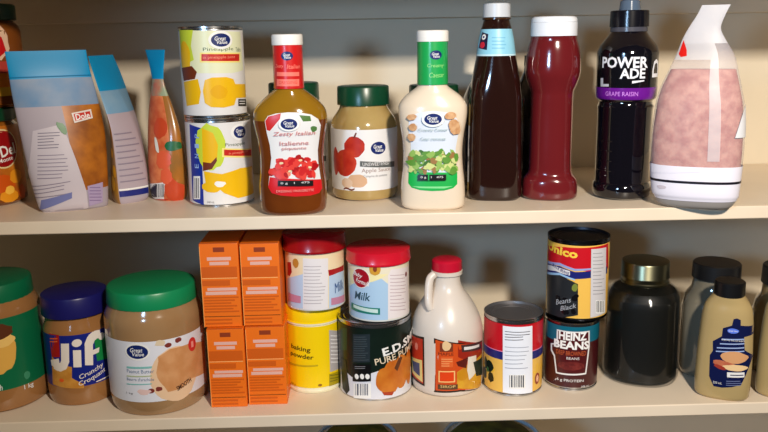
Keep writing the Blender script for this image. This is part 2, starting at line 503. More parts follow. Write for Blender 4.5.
# ---- pineapple cans
YEL = M((236, 184, 20), .3); CHART = M((198, 214, 60), .35); BRN = M((110, 46, 20), .4); PALE = M((226, 228, 190), .35)
def pine(z, cx, yb, ytop, hw, label, low):
    it = Item('pineapple_can', label, 'can', cx, yb, hw, z, group='yellow labelled pineapple cans')
    H, sf = tin_can(it, ytop)
    L = Lab(it, sf)
    L.sleeve(OFFW, ytop + 4.5, yb - 2.5)
    if not low:
        L.poly([(181, 30), (240, 32), (243, 70), (232, 73), (192, 73), (184, 60)], PALE)
        L.poly([(179.5, 30), (193, 30), (191, 46), (194, 60), (182, 68)], CHART)
        L.ell(185, 57, 8, 15, YEL, 20, .05, 1); L.poly([(182, 68), (192, 66), (197, 72), (195, 79), (184, 81)], BRN)
        L.poly([(184, 82), (198, 79), (201, 92), (199, 104), (187, 106)], YEL)
        L.text('Pineapple', 219, 49.5, 30, 4, M((70, 90, 60), .4)); L.text('Tidbits', 238, 49.5, 8, 4, M((70, 90, 60), .4))
        L.rect(200, 52.5, 240, 62.5, M((244, 224, 130), .35)); L.rect(201.5, 54, 239, 61, M((196, 34, 26), .35))
        L.text('in pineapple juice', 220, 57.5, 32, 3.5, M((240, 150, 120), .4))
        L.ell(221, 40, 12, 8.5, WHITE); L.logo(221, 40, 9.5, 6.2)
        L.poly([(205, 80), (212, 77.5), (226, 77), (233, 79), (235, 84), (245, 84), (246, 97), (236, 98), (234, 105), (224, 107.5), (211, 107), (205, 103), (203, 91)], YEL); L.ell(219, 92, 8, 6.5, M((228, 170, 14), .3), 18, .06, 2)
        L.rect(238, 99, 246, 106, M((40, 36, 30), .4)); L.lines(239, 100, 245, 105, 2, WHITE, .3)
    else:
        L.poly([(189.6, 124), (201, 128), (204, 205), (192.8, 200)], M((24, 50, 150), .3))
        L.ell(210, 147, 15, 22, CHART, 26, .06, 3)
        L.poly([(202, 128), (213, 133), (218, 145), (217, 160), (211, 168), (203, 166)], YEL)
        L.poly([(203, 162), (211, 163), (216.5, 157), (217, 161), (212, 169), (203, 171)], BRN)
        L.rect(222, 148, 251.5, 157, M((244, 224, 130), .35)); L.rect(224, 149.5, 251, 155.5, M((196, 34, 26), .35))
        L.text('in pineapple juice', 240, 152.5, 24, 3, M((240, 150, 120), .4)); L.text('Pineapple', 236, 144.5, 22, 4, M((70, 90, 60), .4))
        L.ell(240, 132, 10.5, 8, WHITE); L.logo(240, 132, 7.5, 5.8)
        L.poly([(204, 171), (222, 174), (240, 168), (254, 164), (254, 192), (238, 198), (224, 193), (214, 184), (206, 184)], YEL)
        L.ell(212, 187, 10, 5.5, YEL, 18, .08, 5); L.ell(220, 184, 5, 3, WHITE, 12, .15, 2)
        for i, y in enumerate((136, 146, 156, 166)): L.text('PINE'[i], 197, y, 4, 5, M((150, 180, 230), .4), PI / 2, 0, .01)
        L.rect(194, 176, 200.5, 199, WHITE); L.bars(195, 178, 200, 198, M((40, 40, 60), .4), 4)
        L.text('540 mL', 211, 202, 7, 2, GREY)
    L.build()
    return H
h = pine(0, 223, 207, 118.5, 32, 'pineapple can with a blue side strip standing on the shelf, lower of the two stacked', True)
pine(h + .0003, 216, 118, 26, 31.5, 'pineapple can with white and yellow label stacked on top of the other pineapple can', False)

# ---- applesauce jars
SAUCE = M((176, 148, 92), .14, coat=.7, rgb2=(166, 136, 80), scale=30)
def applesauce(cx, yb, hw, label, full=True):
    it = Item('applesauce_jar', label, 'jar', cx, yb, hw, 0, group='green lidded applesauce jars')
    k = hw / 32.5; Y = lambda y: yb - (201 - y) * k
    body = it.rings([('b', 28 * k), (Y(199), 31 * k), (Y(196), 32.5 * k), (Y(133), 32.5 * k)] + [(Y(y), w * k) for y, w in ((126, 32.2), (120, 30.5), (114, 27), (109, 24), (104, 22.5), (96, 22.5))])
    sf = Surf(body); mb = MB(); mb.loft(sf, SAUCE, 72); mb.build('glass_body', it.o)
    z0, z1 = it.V(Y(105), 25 * k), it.V(Y(86), 25 * k); r = 25.3 * it.s * it.cf * k
    cap_part(it, [(z0, r), (z1 - .002, r * .985), (z1 - .0007, r * .965), (z1, r * .92)], DKG, ridge=.00035)
    L = Lab(it, sf); L.sleeve(OFFW, Y(129), Y(190))
    o = cx - 365.5 * 1
    X = lambda x: cx + (x - 365.5) * k
    APR = M((170, 34, 22), .3, coat=.3, rgb2=(196, 60, 36), scale=50)
    if full:
        L.ell(X(354), Y(146), 10.5 * k, 10 * k, APR, 22, .04, 1); L.ell(X(345), Y(162), 12 * k, 13 * k, APR, 24, .04, 2)
        L.ell(X(336), Y(160), 5 * k, 14 * k, APR, 18, .05, 7)
        L.poly([(X(353), Y(137)), (X(355), Y(137)), (X(357), Y(132)), (X(355.5), Y(131.5))], BRN)
        L.ell(X(357), Y(180), 10 * k, 6.5 * k, M((206, 164, 128), .35), 20, .06, 3); L.ell(X(347), Y(182), 6 * k, 5 * k, M((214, 180, 150), .35), 16, .08, 6)
        L.text('~', X(349), Y(188), 12 * k, 3 * k, BRN)
        L.logo(X(378.5), Y(147), 7.8 * k, 6 * k)
        L.rect(X(360), Y(160), X(394), Y(165.5), M((90, 92, 90), .4)); L.text('UNSWEETENED', X(377), Y(162.8), 28 * k, 3.4 * k, OFFW)
        L.text('Apple Sauce', X(377), Y(169.5), 30 * k, 5 * k, M((150, 120, 110), .4)); L.text('Compote de pommes', X(376), Y(175), 24 * k, 3 * k, GREY)
    L.build()
applesauce(365.5, 202, 32.5, 'green lidded applesauce jar with red apples label, between the red capped and green capped dressings')
applesauce(298, 195.5, 31.6, 'green lidded applesauce jar half hidden behind the red capped dressing bottle')
applesauce(434, 195.5, 31, 'green lidded applesauce jar hidden behind the pale green capped dressing bottle')

# ---- salad dressings
def dressing(name, label, cx, yb, prof, neck, sleeve_m, body_m, shrink=None, capw=14.8, capy=(34, 45)):
    it = Item(name, label, 'bottle', cx, yb, 33, 0, ratio=.62, group='salad dressing bottles')
    sf = Surf(sm(it.rings(prof), 4)); mb = MB(); mb.loft(sf, body_m, 80, dz=.004); mb.build('bottle_body', it.o)
    n0, n1 = neck
    za, zb = it.V(n1, capw, 1), it.V(n0, capw, 1)
    nm = MB(); nsf = Surf([(za, (capw - .2) * it.s * it.cf), (zb, (capw - .5) * it.s * it.cf)]); nm.loft(nsf, sleeve_m, 48)
    s_ = nm.build('neck_sleeve', it.o)
    zc = it.V(capy[0], capw, 1)
    c = MB(); c.loft(Surf([(zb - .0005, (capw - 1) * it.s * it.cf), (zb, (capw + .2) * it.s * it.cf), (zc - .0022, (capw + .2) * it.s * it.cf), (zc - .0007, (capw - .3) * it.s * it.cf), (zc, (capw - 1.6) * it.s * it.cf)]), M((236, 232, 226), .35), 64); c.build('cap', it.o)
    return it, sf, nsf
P = [('b', 27, .62, 2.6), (213, 31, .62, 2.6), (209, 32.5, .62, 2.6), (198, 33, .62, 2.6), (186, 33, .62, 2.6), (172, 31.5, .62, 2.6), (158, 31, .62, 2.5), (142, 32.5, .6, 2.5), (126, 35.5, .58, 2.4), (116, 35.8, .57, 2.3), (109, 33.5, .57, 2.2), (102, 28, .6, 2.1), (96, 21.5, .7, 2), (91, 15.5, .9, 2), (87, 13, 1, 2), (70, 12.5, 1, 2)]
OILY = M((150, 108, 22), .1, coat=.8, rgb2=(140, 98, 20), scale=14)
it, sf, ns = dressing('dressing_bottle', 'amber salad dressing bottle with white cap on a red neck sleeve and strawberry red label', 294.5, 216, P, (45, 89), M((206, 30, 30), .3, coat=.3), OILY)
# darker settled layer of the dressing as its own band
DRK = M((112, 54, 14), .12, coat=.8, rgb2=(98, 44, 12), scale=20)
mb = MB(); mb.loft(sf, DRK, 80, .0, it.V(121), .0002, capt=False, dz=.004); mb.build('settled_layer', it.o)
nl = Lab(it, ns, R=14.6 * it.s * it.cf)
nl.logo(287, 56, 5.8, 4.2)
PK = M((244, 120, 104), .4)
nl.text('Zesty', 279, 66.5, 10, 4, PK, 0, .2, .01); nl.text('Italian', 294, 66.5, 14, 4, PK, 0, .2, .01)
nl.rect(277, 72, 299, 76, PK); nl.rect(277, 79, 299, 86, PK); nl.text('DRESSING', 288, 82.5, 18, 3, M((226, 60, 50), .4))
nl.build('neck_print')
L = Lab(it, sf, 'front', dv=.004, base=.0004)
OUT = [(265, 121), (268, 116), (276, 113.5), (288, 112.3), (300, 112.5), (311, 114.5), (318, 119), (320.5, 125), (319, 138), (317.5, 150), (318, 162), (320, 176), (322, 188), (319, 193), (310, 195.5), (295, 196.5), (281, 195.5), (272, 193), (268.5, 187), (270, 172), (271.5, 158), (270, 145), (267, 133)]
L.poly(OUT, OFFW)
def strip(L, pts, m): L.poly(pts, m)
L.poly([(270, 177), (321, 179), (322, 188), (319, 193), (310, 195.5), (295, 196.5), (281, 195.5), (272, 193), (268.5, 187)], M((208, 24, 30), .35))
L.poly([(265.5, 121), (268.5, 116.5), (281, 113.3), (280, 119), (275, 125), (270, 131), (267, 130)], M((200, 34, 26), .35))
L.poly([(299, 115), (310, 116), (311, 121), (303, 121.5)], M((70, 110, 40), .4)); L.ell(313.5, 129, 3.5, 3, M((76, 116, 60), .4), 10, .2, 3)
rnd = random.Random(5)
RB = [M((196, 26, 30), .3), M((220, 60, 50), .3), M((236, 128, 96), .35), M((170, 16, 22), .3)]
for i in range(60):
    L.ell(rnd.uniform(273, 316), 157 + rnd.uniform(0, 19), rnd.uniform(2.5, 5), rnd.uniform(2, 4), RB[rnd.choice((0, 0, 1, 1, 2, 3))], 8, .2, i, rnd.uniform(0, 3))
for x, y in ((282, 163), (300, 160), (309, 167), (290, 171)): L.ell(x, y, 1.8, 1.2, M((226, 206, 160), .4), 8, .2, int(x))
L.text('Zesty Italian', 294, 134, 38, 5, M((206, 120, 124), .4), 0, .2); L.text('Italienne', 294, 143, 26, 4, M((206, 130, 134), .4)); L.text('piquante', 294, 148.5, 22, 3.5, M((206, 130, 134), .4))
L.ell(289, 124, 9.5, 7, WHITE); L.logo(289, 124, 7.5, 5.2)
L.rect(279, 180, 312, 185.5, BLACK); L.text('0 g   1   475', 295, 182.8, 26, 2.5, OFFW)
L.text('DRESSING VINAIGRETTE', 295, 190.5, 34, 2.4, M((250, 160, 150), .4))
L.build()

P2 = [('b', 26, .6, 2.6), (209, 30, .6, 2.6), (205, 31.5, .6, 2.6), (195, 31.8, .6, 2.6), (182, 31, .6, 2.6), (168, 29.5, .6, 2.5), (152, 29, .6, 2.5), (136, 30.5, .58, 2.5), (120, 33, .57, 2.4), (110, 33.5, .56, 2.3), (104, 32, .56, 2.2), (97, 27, .6, 2.1), (92, 21, .7, 2), (87.5, 15.5, .9, 2), (83, 13.5, 1, 2), (66, 12.5, 1, 2)]
it, sf, ns = dressing('dressing_bottle', 'creamy white salad dressing bottle with white cap on a bright green neck sleeve', 433, 211.5, P2, (41.5, 85), M((28, 160, 78), .3, coat=.3), M((226, 208, 184), .25, coat=.4), capw=15.2, capy=(30, 41))
nl = Lab(it, ns, R=15 * it.s * it.cf); nl.logo(436, 55, 6, 4.3)
LG = M((150, 220, 130), .4); nl.text('Creamy', 436, 66, 17, 4.5, LG, 0, .2); nl.text('Caesar', 437, 75, 15, 4.5, LG, 0, .2); nl.build('neck_print')
L = Lab(it, sf, 'front', dv=.004, base=.0004)
OUT = [(409, 121), (413, 115), (421, 112), (433, 111), (446, 112), (454, 115), (458, 121), (458, 134), (455.5, 148), (455, 160), (457, 175), (457, 184), (453, 188), (444, 190.5), (432, 191), (420, 190), (412, 187.5), (408.5, 183), (409.5, 170), (411, 156), (411, 142), (409, 131)]
L.poly(OUT, M((214, 220, 230), .35))
L.poly([(409, 171), (457, 172), (457, 184), (453, 188), (444, 190.5), (432, 191), (420, 190), (412, 187.5), (408.5, 183)], M((24, 168, 72), .35))
L.poly([(412, 186), (453, 186), (444, 188.4), (420, 188)], M((130, 214, 140), .4))
gs = [M((90, 140, 50), .4), M((140, 176, 84), .4), M((60, 104, 34), .4), M((200, 206, 130), .4), M((150, 110, 60), .4)]
for i in range(90):
    L.ell(rnd.uniform(412, 455), rnd.uniform(151, 171), rnd.uniform(2.4, 5), rnd.uniform(1.6, 3.6), gs[rnd.choice((0, 0, 1, 1, 2, 3, 3, 4))], 7, .3, i, rnd.uniform(0, 3))
for x, y, a, c_ in ((413, 117, 4.5, 3), (414, 127, 4, 3.5), (413, 137, 3.5, 4), (449, 115.5, 5.5, 3.5), (453, 127, 5, 8)):
    L.ell(x, y, a, c_, M((214, 170, 126), .4, rgb2=(190, 136, 90), scale=200), 12, .12, int(x), .2)
L.ell(433, 119, 10, 7.5, WHITE); L.logo(433, 119, 7.8, 5.4)
L.text('Creamy Caesar', 433, 130, 26, 3.4, M((150, 176, 180), .4)); L.text('Cesar cremeuse', 433, 138.5, 22, 3, M((150, 176, 180), .4))
L.rect(419, 174, 445, 180, BLACK); L.text('0 g   1   475', 432, 177, 20, 2.6, OFFW); L.rect(428.4, 174, 429.6, 180, M((24, 168, 72), .35))
L.build()

# ---- dark sauce bottles
SOY = M((34, 14, 10), .1, coat=.8, spec=.4)
def sauce_bottle(name, label, cx, yb, hw, prof, mat, ratio=.8, cat='bottle'):
    it = Item(name, label, cat, cx, yb, hw, 0, ratio=ratio)
    sf = Surf(it.rings(prof)); mb = MB(); mb.loft(sf, mat, 72); mb.build('bottle_body', it.o)
    return it, sf
n = 3.2
it, sf = sauce_bottle('barbecue_sauce_bottle', 'dark barbecue sauce bottle with pale blue neck label and white cap', 494, 201.5, 27, [('b', 24, .8, n), (199, 26.5, .8, n), (196, 27, .8, n), (150, 26.6, .8, n), (104, 25.6, .8, n), (96, 25.5, .82, 2.8), (84, 24, .85, 2.5), (70, 21.5, .9, 2.2), (55, 18.8, .95, 2), (40, 16.8, 1, 2), (28, 14.5, 1, 2), (24, 13.3, 1, 2), (20, 12.4, 1, 2), (17, 12, 1, 2), (12, 12, 1, 2)], SOY)
zc, zt = it.V(17, 13, 1), it.V(3, 13, 1)
cap_part(it, [(zc, 13.1 * it.s * it.cf), (zt - .001, 12.9 * it.s * it.cf), (zt, 12.2 * it.s * it.cf)], M((196, 200, 206), .35), 'cap', .0002)
cap_part(it, [(zc - .003, 13.6 * it.s * it.cf), (zc - .0008, 13.6 * it.s * it.cf)], M((60, 34, 14), .2), 'neck_ring')
L = Lab(it, sf, dv=.004, R=17 * it.s * it.cf); LB = M((140, 200, 222), .4)
za, zb = it.V(56, 18, 1), it.V(29, 15, 1)
L.mb.loft(sf, LB, 72, za, zb, .0003, False, False)
L.mb.loft(sf, M((196, 226, 236), .4), 72, za, za + .002, .0004, False, False)
L.n = 6
L.poly([(482.5, 32), (488.5, 34), (487, 50), (479, 48)], M((30, 28, 60), .3)); L.ell(484, 37, 2.8, 2.6, WHITE, 14); L.ell(484, 37, 1.3, 1.1, NAVY, 12); L.ell(482.6, 45, 3.2, 3.2, M((204, 40, 60), .35), 14, .1, 4)
L.lines(492, 36, 509, 50, 4, M((110, 176, 206), .45), .3, 4)
L.build('neck_label')

it, sf = sauce_bottle('sauce_bottle', 'dark glass bottle mostly hidden behind the barbecue sauce, at its left side', 486, 187, 24, [('b', 22, 1), (185, 24, 1), (110, 24, 1), (98, 23, 1), (88, 19, 1), (78, 14, 1), (68, 10.5, 1), (56, 10, 1)], M((46, 34, 26), .06, coat=1))
zc = it.V(60, 10, 1); cap_part(it, [(zc, 10.6 * it.s * it.cf), (zc + .014, 10.4 * it.s * it.cf)], BLACK, 'cap')
L = Lab(it, sf); L.sleeve(M((26, 38, 90), .35), 125, 172); L.build()
it, sf = sauce_bottle('sauce_bottle', 'dark clear sided bottle standing behind and between the barbecue sauce and ketchup', 532, 188, 22, [('b', 20, 1), (186, 22, 1), (104, 22, 1), (92, 20, 1), (82, 15, 1), (72, 11, 1), (62, 10, 1)], M((70, 62, 60), .06, coat=1, trans=0, rgb2=(40, 34, 34), scale=24))
zc = it.V(66, 10, 1); cap_part(it, [(zc, 10.6 * it.s * it.cf), (zc + .014, 10.4 * it.s * it.cf)], BLACK, 'cap')

# ---- ketchup
KET = M((100, 24, 28), .16, coat=.6, sss=.0)
it, sf = sauce_bottle('ketchup_bottle', 'deep red unlabelled ketchup bottle with a wide white flip cap', 549, 202, 28, [], KET, .8) if False else (None, None)
it = Item('ketchup_bottle', 'deep red unlabelled ketchup bottle with a wide white flip cap', 'bottle', 549, 201.5, 27.5, 0, ratio=.8)
kp = it.rings([('b', 24, .8, 2.4), (199.5, 26.8, .8, 2.4), (196, 27.6, .8, 2.4), (184, 27, .8, 2.4), (179, 24.5, .82, 2.3), (174, 21.5, .85, 2.2), (160, 20.8, .9, 2.2), (120, 20.6, .9, 2.2), (100, 20.6, .95, 2.1), (93, 21, .95, 2), (85, 23.8, .9, 2), (76, 26.4, .9, 2), (68, 26.8, .9, 2), (58, 26.2, .9, 2), (48, 24.8, .92, 2), (40, 22.6, .95, 2), (34, 22, 1, 2)])
sf = Surf(sm(kp, 3)); mb = MB(); mb.loft(sf, KET, 80); mb.build('bottle_body', it.o)
z0, z1 = it.V(36, 22, 1), it.V(16, 22, 1); r = 22.4 * it.s * it.cf
WC = M((226, 230, 238), .3)
cap_part(it, [(z0, r), (z0 + .0165, r), (z0 + .017, r - .0006)], WC, 'cap')
c = cap_part(it, [(0, r - .0003), (.004, r - .0008), (z1 - z0 - .0185, r - .002), (z1 - z0 - .0172, r - .0045)], WC, 'flip_lid')
c.location = (0, 0, z0 + .0172)

# ---- sports drink
it = Item('sports_drink_bottle', 'black sports drink bottle with white lettering and a purple band', 'bottle', 620.5, 201, 29, 0, ratio=.95)
DK = M((10, 8, 16), .08, coat=1)
sp = it.rings([('b', 24, 1), (199, 28, 1), (196, 29.3, 1), (190, 29.6, 1), (186, 28.6, 1), (184.5, 27.4, 1), (170, 27.2, 1), (150, 27.2, 1), (130, 27.2, 1), (112, 27.4, 1), (108, 28, 1), (105, 26.4, 1), (102.5, 26.4, 1), (100, 29, 1), (97, 29.8, 1), (60, 30, 1), (52, 29.8, 1), (46, 27.4, 1), (41, 23.8, 1), (36, 20, 1), (32, 17.6, 1), (26, 17, 1)])
sf = Surf(sp); mb = MB(); mb.loft(sf, DK, 72); mb.build('bottle_body', it.o)
g = MB(); o_ = Surf(sp)
for z in (it.V(152), it.V(162), it.V(172), it.V(142)):
    a0 = -1.15
    g.tube([o_.pos(a0 + .75 * i / 10, z, -.0002) for i in range(11)], .0008, DK, 8)
g.build('grip_ridges', it.o)
za, zb = it.V(31.5, 18, 1), it.V(27, 18, 1)
cap_part(it, [(za, 18 * it.s * it.cf), (zb, 18 * it.s * it.cf)], M((70, 70, 80), .25), 'tamper_ring')
zt = it.V(10, 18, 1)
cap_part(it, [(zb + .0004, 18.6 * it.s * it.cf), (zt - .001, 18.2 * it.s * it.cf), (zt, 17.2 * it.s * it.cf)], M((14, 14, 22), .2), 'cap', .0004)
z3 = zt + .0135
cap_part(it, [(zt + .0002, 10.5 * it.s * it.cf), (z3 - .002, 9.6 * it.s * it.cf), (z3, 8 * it.s * it.cf)], M((80, 96, 116), .15, coat=.6), 'spout_cover')
L = Lab(it, sf); L.sleeve(M((12, 12, 18), .12, coat=.6), 53, 99)
L.mb.loft(sf, M((104, 24, 140), .2, coat=.4), 72, it.V(100), it.V(88), .0004, False, False); L.n = 8
W2 = M((226, 226, 232), .3)
L.text('POWER', 624, 62.5, 44, 10.5, W2, 0, 0, .03); 
L.text('ADE', 633, 73.5, 23, 9.5, W2, 0, 0, .03)
L.poly([(601, 78), (603.5, 78), (603.5, 84), (609, 84), (609, 86.5), (601, 86.5)], M((190, 190, 196), .3))
L.poly([(632, 81), (644, 80), (644, 81.2), (632, 83.5)], W2)
L.text('D', 655.5, 68, 17, 11, W2, PI / 2, 0, .02)
L.text('GRAPE RAISIN', 621, 94, 30, 4, M((206, 130, 226), .3)); 
L.build()

# ---- pink bag
it = Item('pink_crumb_bag', 'clear twisted-top bag of pink crumbs with a white band around its base', 'bag', 694, 211, 45, 0, ratio=.5)
def bagr(L): return it.rings(L)
content = M((172, 92, 80), .8, rgb2=(206, 146, 128), scale=85, bump=1)
bp = [('b', 30, .4, 2.4, 2), (207, 37, .46, 2.4, 0), (200, 41.5, .5, 2.4, 0), (192, 44, .52, 2.4, -1), (150, 46.5, .52, 2.3, -2), (110, 44, .5, 2.2, -2), (90, 40, .46, 2.1, -2), (75, 35, .4, 2, -1), (55, 28, .28, 2, 0), (40, 21, .2, 2, -2), (28, 15.5, .16, 2, -2), (15, 13.5, .12, 2, 3), (5, 13.5, .06, 2, 7)]
sf = Surf(sm(bagr(bp), 4))
film = M((215, 205, 212), .4, alpha=.24, bump=.6, scale=26)
filmw = M((226, 224, 230), .4, alpha=.5, bump=.6, scale=26)
zlab = it.V(167)
mb = MB(); mb.loft(sf, film, 96, matf=lambda a, z: M((150, 144, 140), .4) if z < it.V(201.5) else filmw if (z > it.V(44) or (z > it.V(160) and .22 < a < .45) or (z > it.V(60) and -1.6 < a < .3)) else None); mb.build('film', it.o)
mb = MB(); mb.loft(sf, content, 96, .012, it.V(70), inset=.0022); mb.build('pink_crumbs', it.o)
L = Lab(it, sf, 'front', dv=.005, base=.0004)
WB = M((228, 224, 236), .4)
L.mb.loft(sf, WB, 96, it.V(202), zlab, .0003, False, False, matf=lambda a, z: WB)
L.mb.loft(sf, M((24, 20, 30), .35), 96, it.V(184), it.V(181.5), .0006, False, False)
L.n = 12
L.poly([(652, 163), (701, 169), (701, 172), (652, 172)], M((228, 224, 236), .4)); L.ell(662, 187, 5, 2, LILAC, 10, .2, 3)
L.rect(734.5, 96, 738.5, 138, M((220, 220, 224), .4)); L.lines(735, 112, 738, 134, 7, M((120, 130, 130), .4), .5)
L.build('band_label')
L = Lab(it, sf, 'front', dv=.005, base=.0004); L.poly([(684, 40), (687, 50), (687, 56), (681, 57), (679, 54)], M((206, 28, 20), .3)); L.build('red_tag')
# ================================================================== lower shelf
PB = M((160, 112, 66), .14, coat=.7, rgb2=(150, 102, 58), scale=16)
def jar(name, label, cx, yb, hw, prof, mat, group=None, ridge=.0004, lid=None, lidm=None, cat='jar', z=Z2):
    it = Item(name, label, cat, cx, yb, hw, z, group=group)
    sf = Surf(it.rings(prof)); mb = MB(); mb.loft(sf, mat, 80); mb.build('jar_body', it.o)
    if lid:
        lw, ly0, ly1 = lid
        z0, z1 = it.V(ly0, lw), it.V(ly1, lw); r = lw * it.s * it.cf
        cap_part(it, [(z0, r), (z0 + .001, r * 1.004), (z1 - .003, r * .985), (z1 - .001, r * .965), (z1, r * .92)], lidm, 'lid', ridge)
    return it, sf
# big green jar, left edge
it, sf = jar('peanut_butter_jar', 'large green lidded and green labelled peanut butter jar at the left edge', 5, 413.5, 51,
    [('b', 45), (411, 49), (407, 50.7), (400, 51), (322, 49), (316, 48.5), (310, 46), (305, 43.5), (300, 42)], PB, 'peanut butter jars', lid=(43.5, 306, 288), lidm=M((10, 104, 66), .35))
L = Lab(it, sf); zt = it.V(321)
L.sleeve(M((14, 104, 66), .3), 321, 391)
L.ell(-2, 352, 17, 22, M((226, 172, 78), .35), 26, .06, 3); L.ell(0, 342, 14, 6, M((240, 196, 110), .35), 18, .08, 5)
L.ell(-12, 334, 22, 9, M((92, 48, 22), .35), 20, .06, 8)
L.text('1 kg', 29, 386, 10, 6, OFFW, 0, 0, .02); L.ell(27, 375, 3.5, 4, M((60, 140, 104), .4), 10, .1, 3); L.text('Smooth', -8, 389, 18, 6, WHITE, 0, .2)
L.build()
# crunchy jar
it, sf = jar('peanut_butter_jar', 'small peanut butter jar with a navy blue lid', 86, 405.5, 34.5,
    [('b', 29), (404, 32.5), (400, 34.3), (394, 34.6), (334, 33.6), (330, 32.5), (326, 31), (320, 29.5), (314, 28)], PB, 'peanut butter jars', lid=(33.2, 319, 299), lidm=M((26, 24, 96), .35))
L = Lab(it, sf); JN = M((22, 36, 130), .3)
L.sleeve(JN, 335, 386)
L.poly([(49, 333), (59, 335), (60, 357), (52, 357)], M((168, 24, 22), .3)); L.lines(50, 337, 58, 343, 2, M((226, 100, 50), .4), .4)
L.poly([(94, 339), (103, 334), (108, 331), (114, 329), (115, 352), (97, 361)], M((20, 132, 66), .3))
L.poly([(52, 356), (60, 364), (72, 367), (72, 378), (84, 384), (84, 388), (53, 384)], M((206, 146, 62), .35, rgb2=(190, 126, 46), scale=90))
# thick rounded letters
JW = M((236, 226, 216), .3)
def stroke(L, pts, w, m, cap=True):
    for (x0, y0), (x1, y1) in zip(pts, pts[1:]):
        dx, dy = x1 - x0, y1 - y0; l = math.hypot(dx, dy); nx, ny = -dy / l * w / 2, dx / l * w / 2
        L.poly([(x0 + nx, y0 + ny), (x1 + nx, y1 + ny), (x1 - nx, y1 - ny), (x0 - nx, y0 - ny)], m)
    if cap:
        for x, y in pts[1:-1]: L.ell(x, y, w / 2, w / 2, m, 12)
stroke(L, [(65, 343.5), (65.3, 361), (63.5, 366), (60, 367.5), (56, 365), (55, 359)], 8, JW)
stroke(L, [(77, 350), (77.6, 367)], 8, JW); L.ell(76.8, 343, 4.6, 3.8, JW, 16, rot=.2)
stroke(L, [(89, 365), (88.6, 344), (91, 338), (95, 334.5), (100, 333.5)], 8, JW); L.ell(101, 336, 3.8, 3.6, JW, 12); L.poly([(92, 350), (99, 347), (98.5, 352), (92, 355)], JW)
L.text('Crunchy', 92, 371.5, 25, 6, JW, .32, .2, .01); L.text('Croquant', 93, 377.5, 28, 6, JW, .32, .2, .01); stroke(L, [(96, 381.5), (110, 374)], 1, JW)
L.ell(62, 380, 2.5, 1.8, M((226, 90, 30), .4), 10)
L.build()
# big jar with cream label
PB2 = M((164, 130, 92), .14, coat=.7, rgb2=(156, 118, 78), scale=14)
it, sf = jar('peanut_butter_jar', 'wide peanut butter jar with bright green lid and slice of toast on the label', 162.5, 416, 48,
    [('b', 42), (414, 45.5), (410, 47.6), (404, 48.2), (330, 48.2), (324, 47.8), (318, 45.8), (312, 43.4), (304, 42)], PB2, 'peanut butter jars', lid=(43.8, 311, 294), lidm=M((16, 134, 82), .35))
L = Lab(it, sf)
L.sleeve(M((224, 224, 232), .35), 341, 401)
TOA = M((214, 156, 106), .35, rgb2=(202, 140, 88), scale=60)
L.ell(176, 374, 24, 27, M((232, 196, 160), .35), 28, .03, 4); L.poly([(158, 357), (170, 349), (190, 343), (204, 340), (205, 372), (192, 378), (182, 388), (168, 392), (160, 380)], TOA)
L.ell(172, 370, 14, 18, TOA, 22, .04, 6)
for x, y in ((168, 345), (178, 340), (159, 389), (151, 391)): L.ell(x, y, 3.2, 2.4, M((126, 52, 44), .35), 10, .15, x)
L.ell(144, 392, 6, 3, M((230, 196, 190), .4), 12, .2, 2); L.ell(160, 343, 5, 3, M((220, 200, 170), .4), 12, .2, 3)
L.ell(192, 344, 5.2, 7, M((206, 50, 46), .35), 18); L.text('1', 192, 344, 3, 6, M((240, 150, 140), .35))
L.ell(137, 352, 12, 8.5, WHITE); L.logo(137, 352, 10.3, 6.8)
L.rect(127, 366, 152, 368, M((130, 190, 186), .4)); L.text('Peanut Butter', 140, 371.5, 26, 3.5, M((110, 130, 160), .4)); L.rect(127, 375, 152, 376.2, M((180, 190, 150), .4)); L.text("Beurre d'arachide", 140, 379.5, 26, 3, M((110, 130, 160), .4)); L.rect(127, 383, 152, 384, M((130, 190, 186), .4))
L.text('SMOOTH', 184, 384, 16, 5, M((70, 40, 30), .35), .3, 0, .02); L.text('1 kg', 130, 393, 7, 2.4, GREY)
L.build()

